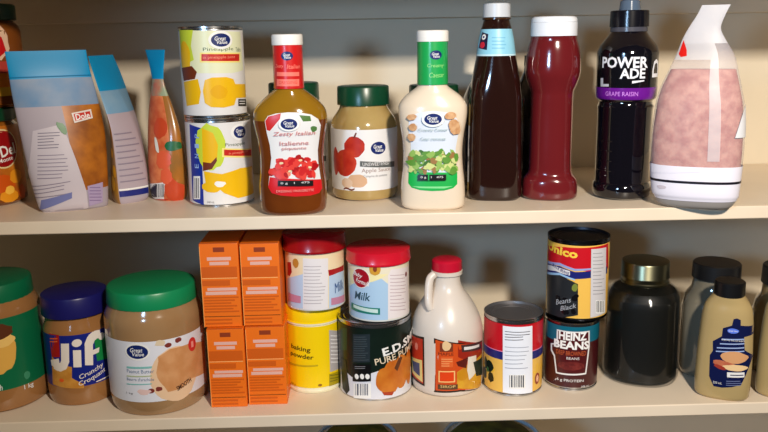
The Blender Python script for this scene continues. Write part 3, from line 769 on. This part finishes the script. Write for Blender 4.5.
# ---- orange boxes
OR = M((236, 112, 20), .42); ORD = M((206, 90, 10), .45); ORL = M((228, 176, 160), .42)
def obox(x0, x1, yb0, yb1, ytop, z, label, H=None, grp='orange tea boxes'):
    a, b_ = at(x0, yb0, z), at(x1, yb1, z)
    Y = (a.y + b_.y) / 2
    a = atY(x0, (yb0), Y); b_ = atY(x1, yb1, Y)
    w = b_.x - a.x; cx = (a.x + b_.x) / 2
    it = Item.__new__(Item); it.cf = 1; it.cx = (x0 + x1) / 2; it.loc = Vector((cx, Y, z)); it.s = (it.loc - CAM).dot(fw) / F; it.d = Vector((0, 1, 0)); it.hw = 0; it.ratio = 0; it.rad = w / 2
    it.mat = Matrix.Translation(it.loc); it.o = bpy.data.objects.new('packet_box', None); C.objects.link(it.o); it.o.location = it.loc
    tag(it.o, label, 'box', grp)
    H = H or it.V(ytop)
    mb = MB(); mb.box(-w / 2, w / 2, 0, .15, 0, H, OR, 0); mb.build('carton', it.o, bevel=.0006)
    L = Lab(it, lambda u, v, off: Vector((u, -off, v)), 'flat', du=None)
    W = w / 2
    def R(u0, v0, u1, v1, m): L.uvrect(u0 * W, v0 * H, u1 * W, v1 * H, m)
    R(-.28, .90, .30, .955, M((140, 52, 14), .5)); R(-.62, .80, .62, .84, ORL); R(-.5, .745, .5, .785, ORL)
    R(-.94, .60, .9, .725, ORD); R(-.94, .585, .9, .592, M((245, 190, 120), .4)); R(-.94, .50, .5, .565, ORD)
    R(-.7, .44, .86, .475, ORL); R(-.8, .39, .8, .43, ORL)
    for i in range(6): R(-.9, .35 - i * .034, .9 - .5 * ((i * 7) % 5) / 5, .368 - i * .034, ORD)
    R(-.94, .125, .94, .133, M((120, 60, 10), .4))
    for i in range(2): R(-.9, .08 - i * .045, .5, .1 - i * .045, ORD)
    R(-.985, .0, -.955, .97, M((250, 170, 90), .4))
    L.build('front_print')
    f = MB(); f.box(-W + .001, W - .001, -.0004, 0.002, H - .0002, H + .0006, M((196, 84, 14), .45)); f.build('top_flap', it.o)
    return it, H
i1, h1 = obox(211.5, 247.6, 407.6, 406.5, 329, Z2, 'orange packet box standing on the shelf, bottom left of the four')
i2, h2 = obox(249.3, 287.6, 405, 403.8, 326.5, Z2, 'orange packet box standing on the shelf, bottom right of the four', h1)
obox(204.3, 242.2, 327.5, 326, 243.5, Z2 + h1 + .001, 'orange packet box in the upper row, top left of the four')
obox(244, 282.2, 325.5, 325, 243.5, Z2 + h1 + .001, 'orange packet box in the upper row, top right of the four')

# ---- yellow tub
YT = M((240, 204, 10), .3); CRM = M((234, 226, 190), .35)
it = Item('baking_powder_tub', 'yellow baking powder tub with cream rim, under the pale blue formula tin', 'tub', 315.7, 394, 27.6, Z2)
H = it.V(309)
mb = MB(); mb.loft(Surf([(0, it.rad - .002), (.001, it.rad - .0006), (.004, it.rad), (.005, it.rad - .0006), (it.V(323), it.rad - .0002)]), CRM); mb.build('tub_body', it.o)
z = it.V(326)
cap_part(it, [(z, it.rad + .0004), (z + .0012, it.rad + .001), (z + .0035, it.rad + .001), (z + .0045, it.rad), (H - .001, it.rad - .0004), (H, it.rad - .001)], YT, 'lid')
mb = MB(); mb.loft(Surf([(z + .0005, it.rad + .0011), (z + .0028, it.rad + .0012)]), CRM, capb=False, capt=False); mb.build('lid_rim', it.o)
sf = Surf([(0, it.rad), (H, it.rad)])
L = Lab(it, sf); L.sleeve(YT, 327, 388)
L.poly([(329, 330), (341, 330), (341.5, 366), (330, 372)], M((176, 170, 168), .4)); L.lines(330.5, 334, 340, 364, 8, M((226, 222, 220), .4), .3, 2)
L.poly([(329, 374), (341.5, 368), (341.5, 380), (329, 386)], M((170, 150, 20), .4)); L.lines(330, 374, 340, 383, 3, M((110, 100, 20), .4), .3, 2, -2)
DB = M((50, 24, 14), .35)
L.text('baking', 300, 349, 21, 6, DB, -.08, 0, .012); L.text('powder', 301, 356.5, 25, 6, DB, -.08, 0, .012); L.poly([(289, 361), (318, 364.5), (318, 366), (289, 363)], M((190, 164, 20), .4))
L.text('450 g', 293.5, 383.5, 7, 3, M((150, 100, 20), .4)); L.ell(320, 385, 2, 1.4, M((150, 100, 20), .4), 8)
L.build()
ht = Z2 + H + .0004
# ---- formula tins
def tin(label, cx, yb, ytop, hw, z, lidy, lidhw, lidc):
    it = Item('milk_powder_tin', label, 'tin', cx, yb, hw, z, group='red lidded milk powder tins')
    H, sf = tin_can(it, lidy[1] + 4, rim=M((206, 206, 200), .3))
    r = lidhw * it.s * it.cf; z0 = it.V(lidy[0]); z1 = it.V(lidy[1])
    cap_part(it, [(z0, r), (z0 + .001, r + .0005), (z0 + .003, r + .0005), (z0 + .004, r), (z1 - .001, r - .0005), (z1, r - .002)], M(lidc, .25, coat=.3), 'lid')
    return it, H, sf
it, H, sf = tin('pale blue and cream tin with a dark red lid, stacked on the yellow tub', 316.5, 311, 236, 29, ht, (254, 238), 31.5, (150, 12, 20))
L = Lab(it, sf); L.sleeve(M((236, 216, 176), .35), 255, 309.5); BL = M((184, 204, 228), .35)
L.poly([(287.5, 278), (303, 274), (303, 308.6), (288, 305)], BL)
L.poly([(329, 272), (345, 266), (345, 303), (329, 308)], BL); L.poly([(328, 270), (345, 262), (345, 268), (338, 272.5), (329, 276)], M((168, 20, 26), .35))
L.poly([(287.6, 262), (291, 262), (292, 272), (290, 276), (287.8, 275)], M((168, 20, 26), .35))
L.rect(303, 258, 328, 309, M((228, 222, 222), .35)); L.lines(304, 265, 326, 305, 12, M((176, 166, 170), .45), .2, 4)
L.ell(296, 263, 3.6, 5, M((190, 130, 50), .4), 14, .1, 4); L.poly([(289, 292), (301, 296), (301, 303), (289, 300)], M((196, 130, 156), .4)); L.poly([(331, 298), (344, 294), (344, 301), (331, 305)], M((196, 130, 156), .4))
L.text('Milk', 339, 286, 14, 10, M((40, 80, 140), .35), .1, .2); L.build()

# pumpkin can
it = Item('pumpkin_can', 'large dark green pumpkin can under the cream and blue milk tin', 'can', 376, 401, 36, Z2)
H, sf = tin_can(it, 324); zt2 = Z2 + H + .0003
L = Lab(it, sf); L.sleeve(M((18, 34, 26), .3, rgb2=(12, 26, 20), scale=12), 329, 397)
L.poly([(341, 362), (345, 370), (352, 377), (378, 371), (392, 368), (412, 364), (412, 394), (376, 401), (345, 394), (341, 388)], M((220, 220, 228), .35))
L.rect(341, 328, 347, 350, M((12, 60, 40), .35)); L.rect(353, 334, 370, 362, M((34, 44, 50), .35)); L.lines(354, 336, 369, 361, 11, M((70, 80, 84), .4), .25, 3)
L.poly([(340.6, 356), (346, 360), (350, 390), (347, 394), (343, 388)], M((20, 30, 30), .35))
PK2 = M((206, 122, 40), .3, rgb2=(186, 94, 26), scale=40)
for x, y, a, c_ in ((385, 380, 9, 13), (392, 376, 10, 17), (401, 371, 10, 17), (408, 366, 6, 18)): L.ell(x, y, a, c_, PK2, 20, .04, x)
L.poly([(394, 368), (399, 356), (402, 357), (399, 366), (397, 371)], M((96, 50, 24), .4)); L.poly([(382, 392), (394, 391), (392, 395), (384, 395)], M((170, 60, 30), .4))
L.rect(353, 364, 371, 381, BLACK); L.lines(355, 365.5, 366, 369, 2, GREY, .3)
for x in (357, 362.3, 367.6): L.ell(x, 376.3, 2.2, 2.8, WHITE, 10)
L.rect(354, 383, 371, 398, WHITE); L.bars(355.5, 383.5, 369, 395, M((60, 64, 90), .4), 8)
L.text('E.D.SMITH', 407, 339, 62, 8.5, WHITE, .2, 0, .03); L.text('PURE PUMPKIN', 403, 351.5, 62, 6.5, M((226, 206, 176), .35), .16, 0, .01)
L.build()
it, H, sf = tin('cream and pale blue tin with a bright red lid, stacked on the pumpkin can', 379.5, 322, 246, 30, zt2, (267, 254), 31.6, (204, 22, 44))
L = Lab(it, sf); L.sleeve(M((232, 222, 196), .35), 268, 320.5)
L.poly([(350, 286), (358, 281), (368, 285), (374, 276), (382, 279), (388, 284), (388, 322), (350, 316)], M((170, 200, 226), .35))
L.poly([(350, 268), (374, 274), (388, 274), (380, 279), (372, 282), (350, 283)], M((240, 226, 170), .35))
L.poly([(391, 269), (408, 266), (408.6, 312), (388, 319), (388, 276)], M((232, 222, 222), .35)); L.lines(390, 274, 406, 312, 11, M((186, 160, 166), .45), .18, 5, -1)
L.ell(360.5, 278, 10.3, 10, M((232, 226, 220), .35), 22, rot=.3); L.ell(360.5, 278, 9.5, 9.2, M((160, 16, 34), .3), 22, rot=.3)
L.text('Baby', 358, 275, 11, 5, WHITE, -.2, .2, .01); L.text('Formula', 362.5, 282, 15, 4.5, WHITE, -.2, .2, .01)
L.ell(375, 269.5, 5.6, 5.6, M((206, 150, 50), .35), 16, .06, 3); L.ell(375, 269, 2, 3, M((130, 60, 30), .4), 10)
L.text('Milk', 362, 296, 18, 8, M((40, 74, 90), .35), 0, .2, .01)
L.poly([(352, 302), (380, 308), (380, 314.5), (352, 308.5)], M((18, 120, 106), .35)); L.poly([(354, 304), (378, 309.3), (378, 313), (354, 307)], M((200, 224, 216), .4))
L.ell(405.5, 274, 1.6, 2.6, M((120, 20, 30), .4), 10)
L.build()

# ---- maple syrup jug
JUG = M((216, 204, 192), .3, coat=.2, sss=.0)
it = Item('syrup_jug', 'beige plastic maple syrup jug with a red cap and small handle', 'jug', 446.7, 398, 34.6, Z2)
jp = it.rings([('b', 31), (396.5, 34), (393, 35.4), (386, 35.6), (345, 35.3), (334, 34.2), (324, 31.5), (314, 27.5), (306, 23.5), (299, 19.5), (293, 16), (287, 13.8), (281, 13), (276, 13.2)])
sf = Surf(sm(jp, 3)); mb = MB(); mb.loft(sf, JUG, 80); mb.build('jug_body', it.o)
z0, z1 = it.V(278, 15), it.V(274, 15)
cap_part(it, [(z0, 13.5 * it.s * it.cf), (z0 + .0008, 15.2 * it.s * it.cf), (z1, 15.2 * it.s * it.cf), (z1 + .0008, 14 * it.s * it.cf)], JUG, 'collar')
zt = it.V(262, 14)
cap_part(it, [(z1 + .0009, 14.5 * it.s * it.cf), (zt - .003, 14.2 * it.s * it.cf), (zt - .001, 13 * it.s * it.cf), (zt, 11 * it.s * it.cf)], M((190, 16, 46), .3, coat=.2), 'cap', .0004)
mb = MB(); k = it.s * it.cf
ha = it.V(276, 15); hb = it.V(308, 24)
pts = sm([(-12 * k, -10 * k, ha), (-15.5 * k, -12 * k, ha - .004), (-17 * k, -14 * k, ha - .012), (-17.5 * k, -16.5 * k, (ha + hb) / 2 - .004), (-17 * k, -19.5 * k, hb + .003), (-15.5 * k, -20 * k, hb - .004)], 5)
mb.tube(pts, 3.9 * k, JUG, 14, 1, 1); mb.build('handle', it.o, 60)
L = Lab(it, sf)
FR = M((40, 24, 14), .4)
L.poly([(434, 338), (482, 340), (482.2, 384), (460, 391.5), (434, 392)], FR)
L.poly([(435.5, 339.6), (482, 341.5), (482.2, 382.5), (460, 389.8), (435.5, 390.2)], M((206, 76, 26), .35))
L.poly([(458, 340), (482, 342), (482.2, 360), (470, 362), (458, 357)], M((150, 36, 20), .35)); L.poly([(461, 345), (480, 341), (481, 348), (462, 352)], M((70, 46, 44), .35)); L.poly([(464, 347), (479, 344), (479, 346.5), (464, 350)], OFFW)
L.poly([(457, 372), (470, 362), (482, 352), (482.2, 383), (457, 388)], M((214, 160, 40), .35, rgb2=(190, 120, 34), scale=40))
L.ell(463, 375, 6, 5.5, M((196, 134, 24), .3), 18, .05, 3); L.poly([(468, 357), (476, 355), (476, 372), (469, 380), (467, 370)], M((224, 216, 200), .35)); L.poly([(456, 362), (468, 357), (466, 368), (458, 366)], M((90, 26, 20), .35)); L.poly([(473, 362), (482, 356), (482, 374), (476, 376)], M((40, 50, 40), .35))
L.rect(440, 343, 453, 351.5, M((120, 50, 26), .4)); L.ell(446.5, 346, 4, 5, M((226, 190, 140), .4), 14, .1, 2); L.text('MAPLE', 446, 354, 14, 3, M((110, 40, 20), .4)); L.rect(441, 357, 453, 367, M((220, 96, 40), .4)); L.lines(441.5, 358, 452.5, 367, 4, M((240, 160, 100), .4), .3, 2)
L.rect(438.6, 370.6, 455, 382, M((240, 190, 120), .35)); L.rect(439.8, 371.8, 453.8, 381, M((222, 66, 20), .35)); L.rect(438, 384, 457.6, 389, M((90, 60, 34), .4)); L.text('SIROP', 448, 386.5, 14, 2.6, M((226, 190, 120), .4))
L.poly([(411.7, 332), (424.4, 337), (425, 386), (412.4, 376)], FR); L.poly([(411.7, 334), (423, 339), (423.6, 383.6), (412.6, 373.5)], M((190, 50, 30), .35))
L.poly([(412, 356), (422.5, 360), (423, 382), (413, 372)], M((226, 206, 130), .35)); L.poly([(413, 360), (420, 363), (420.4, 376), (414, 370)], M((70, 84, 120), .4)); L.ell(417, 346, 2.6, 4, M((226, 130, 110), .4), 12, .1, 4)
L.build()

# ---- red/blue/yellow bean cans
UR = M((196, 20, 34), .3); UB = M((28, 34, 110), .3); UY = M((236, 186, 84), .35)
it = Item('bean_can', 'red, blue and yellow can with facts panel, dented grey top, right of the syrup jug', 'can', 512, 396.5, 29, Z2, group='red blue and yellow bean cans')
H, sf = tin_can(it, 320, top=M((120, 118, 120), .4, .7))
L = Lab(it, sf); L.sleeve(UR, 325, 393.5)
z1, z2, z3 = it.V(393.5), it.V(361), it.V(353)
L.mb.loft(sf, UY, 72, z1, z2, .0004, False, False); L.mb.loft(sf, UB, 72, z2, z3, .0004, False, False); L.mb.loft(sf, M((226, 130, 170), .35), 72, z3, z3 + .0012, .0004, False, False); L.n = 10
GO = M((240, 190, 60), .35)
L.text('Unico', 462, 333, 40, 9, GO, 0, 0, .03); L.text('Unico', 572, 333, 40, 9, GO, 0, 0, .03)
for x, y, a, c_ in ((485, 372, 5, 6), (490, 366, 5, 6), (486, 362, 4, 6), (491, 377, 4, 5), (484, 380, 3, 4)): L.ell(x, y, a, c_, M((22, 34, 26), .25), 12, .15, x)
L.ell(488, 369, 2, 3, M((70, 110, 60), .4), 8, .2, 3)
L.rect(503, 325.5, 532, 392, M((232, 234, 242), .4)); L.lines(505, 330, 530, 341, 4, M((60, 56, 70), .45), .25, 2); L.lines(505, 345, 530, 370, 6, M((150, 152, 165), .45), .15, 6); L.rect(509, 374, 525, 388, WHITE); L.bars(509.5, 375, 524, 387, M((34, 34, 56), .4), 9)
L.ell(536.5, 378, 3.4, 6, M((150, 60, 40), .35), 14, .06, 2); L.ell(536.5, 378, 2, 3.6, M((240, 180, 140), .35), 12)
L.build()
it = Item('baked_bean_can', 'maroon and teal baked beans can standing under the red bean can', 'can', 569.5, 391, 26.5, Z2)
H, sf = tin_can(it, 324); zt = Z2 + H + .0003
L = Lab(it, sf); L.sleeve(M((66, 16, 20), .28, coat=.3), 327, 387.5); TEAL = M((14, 98, 120), .3)
L.mb.loft(sf, TEAL, 72, it.V(343), it.V(327), .0004, False, False); L.n = 8
L.poly([(551, 343), (556.5, 343), (557, 329), (589.5, 330.5), (589.5, 346), (586, 374), (556, 373), (554, 356), (551, 350)], OFFW)
L.poly([(552.4, 344.4), (558, 344.4), (558.4, 330.6), (588.2, 332), (588.2, 346), (585, 372.6), (557.2, 371.8), (555.2, 355), (552.4, 349.6)], M((78, 18, 22), .3, coat=.3))
L.text('HEINZ', 573, 336.5, 27, 8.5, WHITE, 0, 0, .04); L.text('BEANS', 571.5, 345.5, 35, 8.5, WHITE, 0, 0, .04)
L.text('DEEP BROWNED', 571, 353.5, 29, 4.5, M((190, 90, 50), .35)); L.text('BEANS', 573, 358.5, 12, 2.6, OFFW)
L.ell(571, 366, 13, 4.5, M((120, 44, 40), .35, rgb2=(90, 26, 26), scale=200), 18, .08, 3)
L.text('6 g PROTEIN', 570, 381, 26, 3.6, OFFW, 0, 0, .01); L.text('398 mL', 585, 386, 9, 2, OFFW)
L.build()
it = Item('bean_can', 'red, blue and yellow black beans can stacked on the baked beans can', 'can', 575.5, 321.5, 30.5, zt, group='red blue and yellow bean cans')
H, sf = tin_can(it, 241, top=M((60, 60, 66), .4, .8), rim=M((70, 72, 80), .25, 1))
L = Lab(it, sf); L.sleeve(UY, 246, 318.5)
L.poly([(547.3, 244), (565, 247), (590, 247.5), (590, 272), (572, 268), (547, 258)], UR); L.poly([(590, 247.4), (608, 243), (608, 268), (590, 272)], UR)
L.poly([(547, 262), (560, 266), (575, 272), (590, 271), (607, 266), (607, 273), (590, 278), (573, 279), (547, 271)], UB)
L.poly([(547, 259.5), (560, 262.8), (575, 268.8), (590, 268.2), (606, 263), (606, 264.5), (590, 270), (575, 271), (560, 265.5), (547, 262)], M((150, 160, 210), .35))
L.poly([(547, 263.5), (556, 266), (570, 271), (570, 275.5), (556, 271), (547, 268.5)], OFFW); L.text('BLACK BEANS', 560, 269.4, 20, 3, UB, -.28, 0, .02)
L.poly([(546, 272), (560, 274.5), (572, 281), (578, 284), (578, 315), (562, 317.5), (547, 311)], M((36, 38, 42), .3)); 
L.poly([(546, 269.6), (560, 272.8), (575, 279), (575, 280.5), (560, 275), (546, 272)], M((150, 190, 226), .35))
L.text('Unico', 560, 250.5, 36, 8.5, M((244, 206, 70), .3), -.1, 0, .04)
for i in range(16): L.ell(rnd.uniform(556, 577), rnd.uniform(296, 312), 3.2, 2.2, M((16, 14, 18), .15, coat=.5), 9, .12, i, rnd.uniform(0, 3))
L.text('Beans', 563, 301, 17, 5, M((176, 178, 184), .3), .35, .4); L.text('Black', 568, 307, 17, 4.5, M((176, 178, 184), .3), .35, .4)
L.ell(575, 287, 3, 4, M((120, 130, 50), .4), 10, .2, 4)
L.poly([(591, 249), (605.5, 247), (604.5, 312), (590, 317.5)], M((206, 202, 204), .4)); L.lines(592.5, 252, 604, 296, 12, M((150, 146, 150), .45), .18, 3, -.6); L.rect(595, 300, 603.6, 313, WHITE); L.bars(595.5, 300.6, 603, 312, M((30, 30, 36), .4), 6)
L.build()

# ---- mason jar
GL = M((235, 240, 240), .02, trans=1, ior=1.45)
it = Item('mason_jar', 'glass mason jar of dark contents with a silvery gold screw lid', 'jar', 638.5, 388, 37, Z2)
mp = it.rings([('b', 31, 1, 2.3), (388.5, 35, 1, 2.3), (384, 37.4, 1, 2.3), (376, 38, 1, 2.3), (313, 36.8, 1, 2.3), (304, 35.6, 1, 2.2), (297, 32.5, 1, 2.1), (291.5, 28, 1, 2), (288, 24.5, 1, 2), (285, 22.6, 1, 2), (270, 22, 1, 2)])
sf = Surf(sm(mp, 3)); mb = MB(); mb.loft(sf, M((24, 26, 22), .04, coat=1, alpha=.35), 80); mb.build('glass_body', it.o)
mb = MB(); mb.loft(sf, M((8, 7, 8), .5), 80, .007, it.V(296, 30), inset=.0028); mb.build('contents', it.o)
z0, z1 = it.V(288, 23.5), it.V(266, 23.5); LIDM = M((116, 114, 92), .3, 1); r = 23.6 * it.s * it.cf
cap_part(it, [(z0, r), (z0 + .001, r + .0006), (z0 + .003, r + .0006), (z0 + .004, r - .0002), (z0 + .0075, r - .0002), (z0 + .0085, r + .0005), (z0 + .0105, r + .0005), (z0 + .0115, r - .0002), (z1 - .0015, r - .0002), (z1 - .0003, r - .001), (z1, r - .0025)], LIDM, 'screw_band')
cap_part(it, [(z1 + .0001, r - .003), (z1 + .0006, r - .0045)], M((120, 118, 100), .35, 1), 'lid_disc')

# ---- mustard and jars at the right
def black_jar(label, cx, yb, hw, ytop, lidb, mat, lhw):
    it = Item('black_lid_jar', label, 'jar', cx, yb, hw, Z2, group='black lidded jars')
    y1 = lidb + 4
    R = it.rings([('b', hw - 6, 1, 3), (yb - 2, hw - 2, 1, 3), (yb - 8, hw, 1, 3), (y1 + 26, hw, 1, 3), (y1 + 16, hw - 3, 1, 2.7), (y1 + 8, hw - 8, 1, 2.3), (y1, lhw - 1.5, 1, 2), (y1 - 8, lhw - 2, 1, 2)])
    sf = Surf(R); mb = MB(); mb.loft(sf, mat, 72); mb.build('jar_body', it.o)
    z0, z1 = it.V(lidb, lhw), it.V(ytop, lhw); r = lhw * it.s * it.cf
    cap_part(it, [(z0, r), (z1 - .0015, r * .985), (z1, r * .94)], M((20, 20, 22), .35), 'lid', .0004)
    return it, sf
it, sf = black_jar('grey glass jar with a black lid, behind the front mustard bottle', 708, 381, 32, 268, 283, M((96, 92, 80), .12, coat=1, rgb2=(120, 112, 96), scale=8), 24)
it, sf = black_jar('jar with a black lid at the right edge, behind the cut-off mustard bottle', 779, 378, 34, 272, 290, M((120, 100, 70), .12, coat=1, rgb2=(150, 128, 84), scale=8), 27)
MUS = M((172, 148, 100), .28, coat=.3, sss=.0)
def mustard(label, cx, yb, dx=0, front=True):
    it = Item('mustard_bottle', label, 'bottle', cx, yb, 27.5, Z2, ratio=.62, group='mustard bottles')
    d = yb - 400.5
    Q = it.rings([('b', 23, .6, 2.5, 0), (398 + d, 26.5, .6, 2.5, 0), (394 + d, 27.6, .6, 2.5, 0), (380 + d, 28, .62, 2.5, 0), (355 + d, 27.5, .62, 2.4, 0), (335 + d, 26.4, .62, 2.3, 0), (322 + d, 25.5, .64, 2.2, 0), (312 + d, 24, .66, 2.1, 0), (305 + d, 21, .7, 2, 0), (299 + d, 16.5, .9, 2, 0), (296 + d, 14.8, 1, 2, 0)])
    sf = Surf(sm(Q, 3)); mb = MB(); mb.loft(sf, MUS, 72, dz=.004); mb.build('bottle_body', it.o)
    z0, z1 = it.V(298 + d, 15.5, 1), it.V(284 + d, 15.5, 1); r = 15.3 * it.s * it.cf
    cap_part(it, [(z0, r), (z1 - .0012, r * .98), (z1, r * .92)], M((16, 16, 18), .3), 'cap', .0003)
    if front:
        L = Lab(it, sf, 'front', dv=.004, base=.0004)
        NV = M((14, 22, 66), .25)
        L.poly([(733.6, 319), (737, 318.3), (740.6, 320), (740.6, 325.5), (746, 326), (746, 334), (744, 337), (744.5, 350), (746, 355), (746, 374), (741, 384.5), (732, 387), (722, 387.5), (713.7, 386), (709.3, 376), (710, 355), (713, 350.6), (713, 341), (722, 336), (723, 328), (732, 325.4)], NV)
        L.ell(733, 331, 5, 2.6, M((90, 120, 220), .3), 14, .05, 2); L.text('Great Value', 733, 331, 8, 1.6, WHITE)
        for y, x0, x1 in ((338.5, 722, 744), (343, 720, 744), (347, 717, 744), (350.5, 716, 744)): L.rect(x0, y, x1, y + 1.1, M((150, 170, 214), .4))
        L.text('DIJON MUSTARD', 733, 340.8, 20, 2, OFFW)
        HAM = M((196, 116, 82), .35, rgb2=(170, 86, 60), scale=90)
        L.ell(734, 357.5, 12, 6, M((206, 150, 104), .35), 20, .05, 2); L.ell(726, 365, 12, 3.8, HAM, 18, .1, 4, -.15); L.ell(735, 368, 11, 3.2, M((226, 190, 140), .4), 18, .08, 5); L.ell(720, 367, 6, 2, M((150, 50, 36), .35), 12, .1, 7, -.3)
        L.rect(727, 372, 744, 377, OFFW); L.rect(730, 374.4, 743, 375.4, NV); L.text('250 mL', 717.5, 382.5, 8, 2.4, OFFW); L.lines(726, 380, 744, 386, 3, M((110, 120, 160), .4), .3, 3)
        L.build()
mustard('tan mustard bottle with black cap and navy sandwich label, right of the mason jar', 720.5, 401)
mustard('plain tan mustard bottle cut off by the right edge of the photo', 781, 401, front=False)

# ---- bowls on the bottom shelf, rims just under the lower shelf front
Z3 = -.545
def bowl(label, x, y, zr, R_, inner, leaves):
    c = at(x, y, zr)
    o = bpy.data.objects.new('glass_bowl', None); C.objects.link(o); o.location = (c.x, c.y, Z3); tag(o, label, 'bowl', 'glass bowls on the bottom shelf')
    H = zr - Z3; mb = MB(); gl = M((150, 178, 200), .05, coat=1, alpha=.5)
    mb.loft(Surf([(0, R_ * .5), (.004, R_ * .55), (H * .35, R_ * .8), (H * .7, R_ * .94), (H - .002, R_)]), gl, 64, capt=False); mb.build('bowl_wall', o)
    t = MB(); seg = 64; n = 10; vs = []; fs = []
    for i in range(seg):
        for j in range(n):
            a, b_ = 2 * PI * i / seg, 2 * PI * j / n; q = R_ + .0028 * math.cos(b_)
            vs.append((q * math.cos(a), q * math.sin(a), H + .0028 * math.sin(b_)))
    for i in range(seg):
        for j in range(n): fs.append((i * n + j, ((i + 1) % seg) * n + j, ((i + 1) % seg) * n + (j + 1) % n, i * n + (j + 1) % n))
    t.add(vs, fs, M((170, 200, 226), .1, coat=1)); t.build('rim', o)
    f = MB(); f.loft(Surf([(.006, R_ * .5), (H * .35, R_ * .76), (H * .7, R_ * .9), (H - .006, R_ * .94), (H + .004, R_ * .8), (H + .01, R_ * .4)]), inner, 48); q = f.build('filling', o)
bowl('glass bowl of olive green filling, left of two, under the lower shelf', 357, 437, -.345, .056, M((130, 116, 36), .6, rgb2=(60, 76, 24), scale=30, bump=.6), 1)
bowl('glass bowl with a pale blue rim, right of two, under the lower shelf', 492, 437.5, -.345, .068, M((104, 110, 40), .6, rgb2=(52, 60, 28), scale=30, bump=.6), 1)

# ------------------------------------------------------------------ lights
def area(name, loc, tgt, size, power, col, sx=None):
    l = bpy.data.lights.new(name, 'AREA'); l.energy = power; l.color = col; l.size = size
    if sx: l.shape = 'RECTANGLE'; l.size_y = sx
    o = bpy.data.objects.new(name, l); C.objects.link(o); o.location = loc
    o.rotation_euler = (Vector(tgt) - Vector(loc)).to_track_quat('-Z', 'Y').to_euler()
    return o
area('ceiling_lamp', (.33, -1.12, .645), (.62, .1, -.1), .08, 24, (1, .90, .77))
l = bpy.data.lights.new('window_light', 'SPOT'); l.energy = 34; l.color = (.42, .68, 1.0); l.shadow_soft_size = .09; l.spot_size = math.radians(58); l.spot_blend = 1
o = bpy.data.objects.new('window_light', l); C.objects.link(o); o.location = (-.5, -1.25, .3); o.rotation_euler = (Vector((.42, .3, 0)) - Vector(o.location)).to_track_quat('-Z', 'Y').to_euler()
w = bpy.data.worlds.new('room'); S.world = w; w.use_nodes = True
w.node_tree.nodes['Background'].inputs[0].default_value = (.85, .8, .72, 1); w.node_tree.nodes['Background'].inputs[1].default_value = .04

# pieces that belong to a part become its children
SUB = {'can_end': 'body', 'neck_print': 'neck_sleeve', 'print': 'bag', 'zip_seal': 'bag', 'front_print': 'carton', 'top_flap': 'carton', 'flip_lid': 'cap', 'lid_disc': 'screw_band', 'lid_rim': 'lid', 'red_tag': 'film', 'grip_ridges': 'bottle_body', 'neck_ring': 'bottle_body', 'collar': 'jug_body'}
for root in [o for o in C.objects if o.parent is None and o.type == 'EMPTY']:
    kids = {c.name.split('.')[0]: c for c in root.children}
    for a, b_ in SUB.items():
        if a in kids and b_ in kids: kids[a].parent = kids[b_]
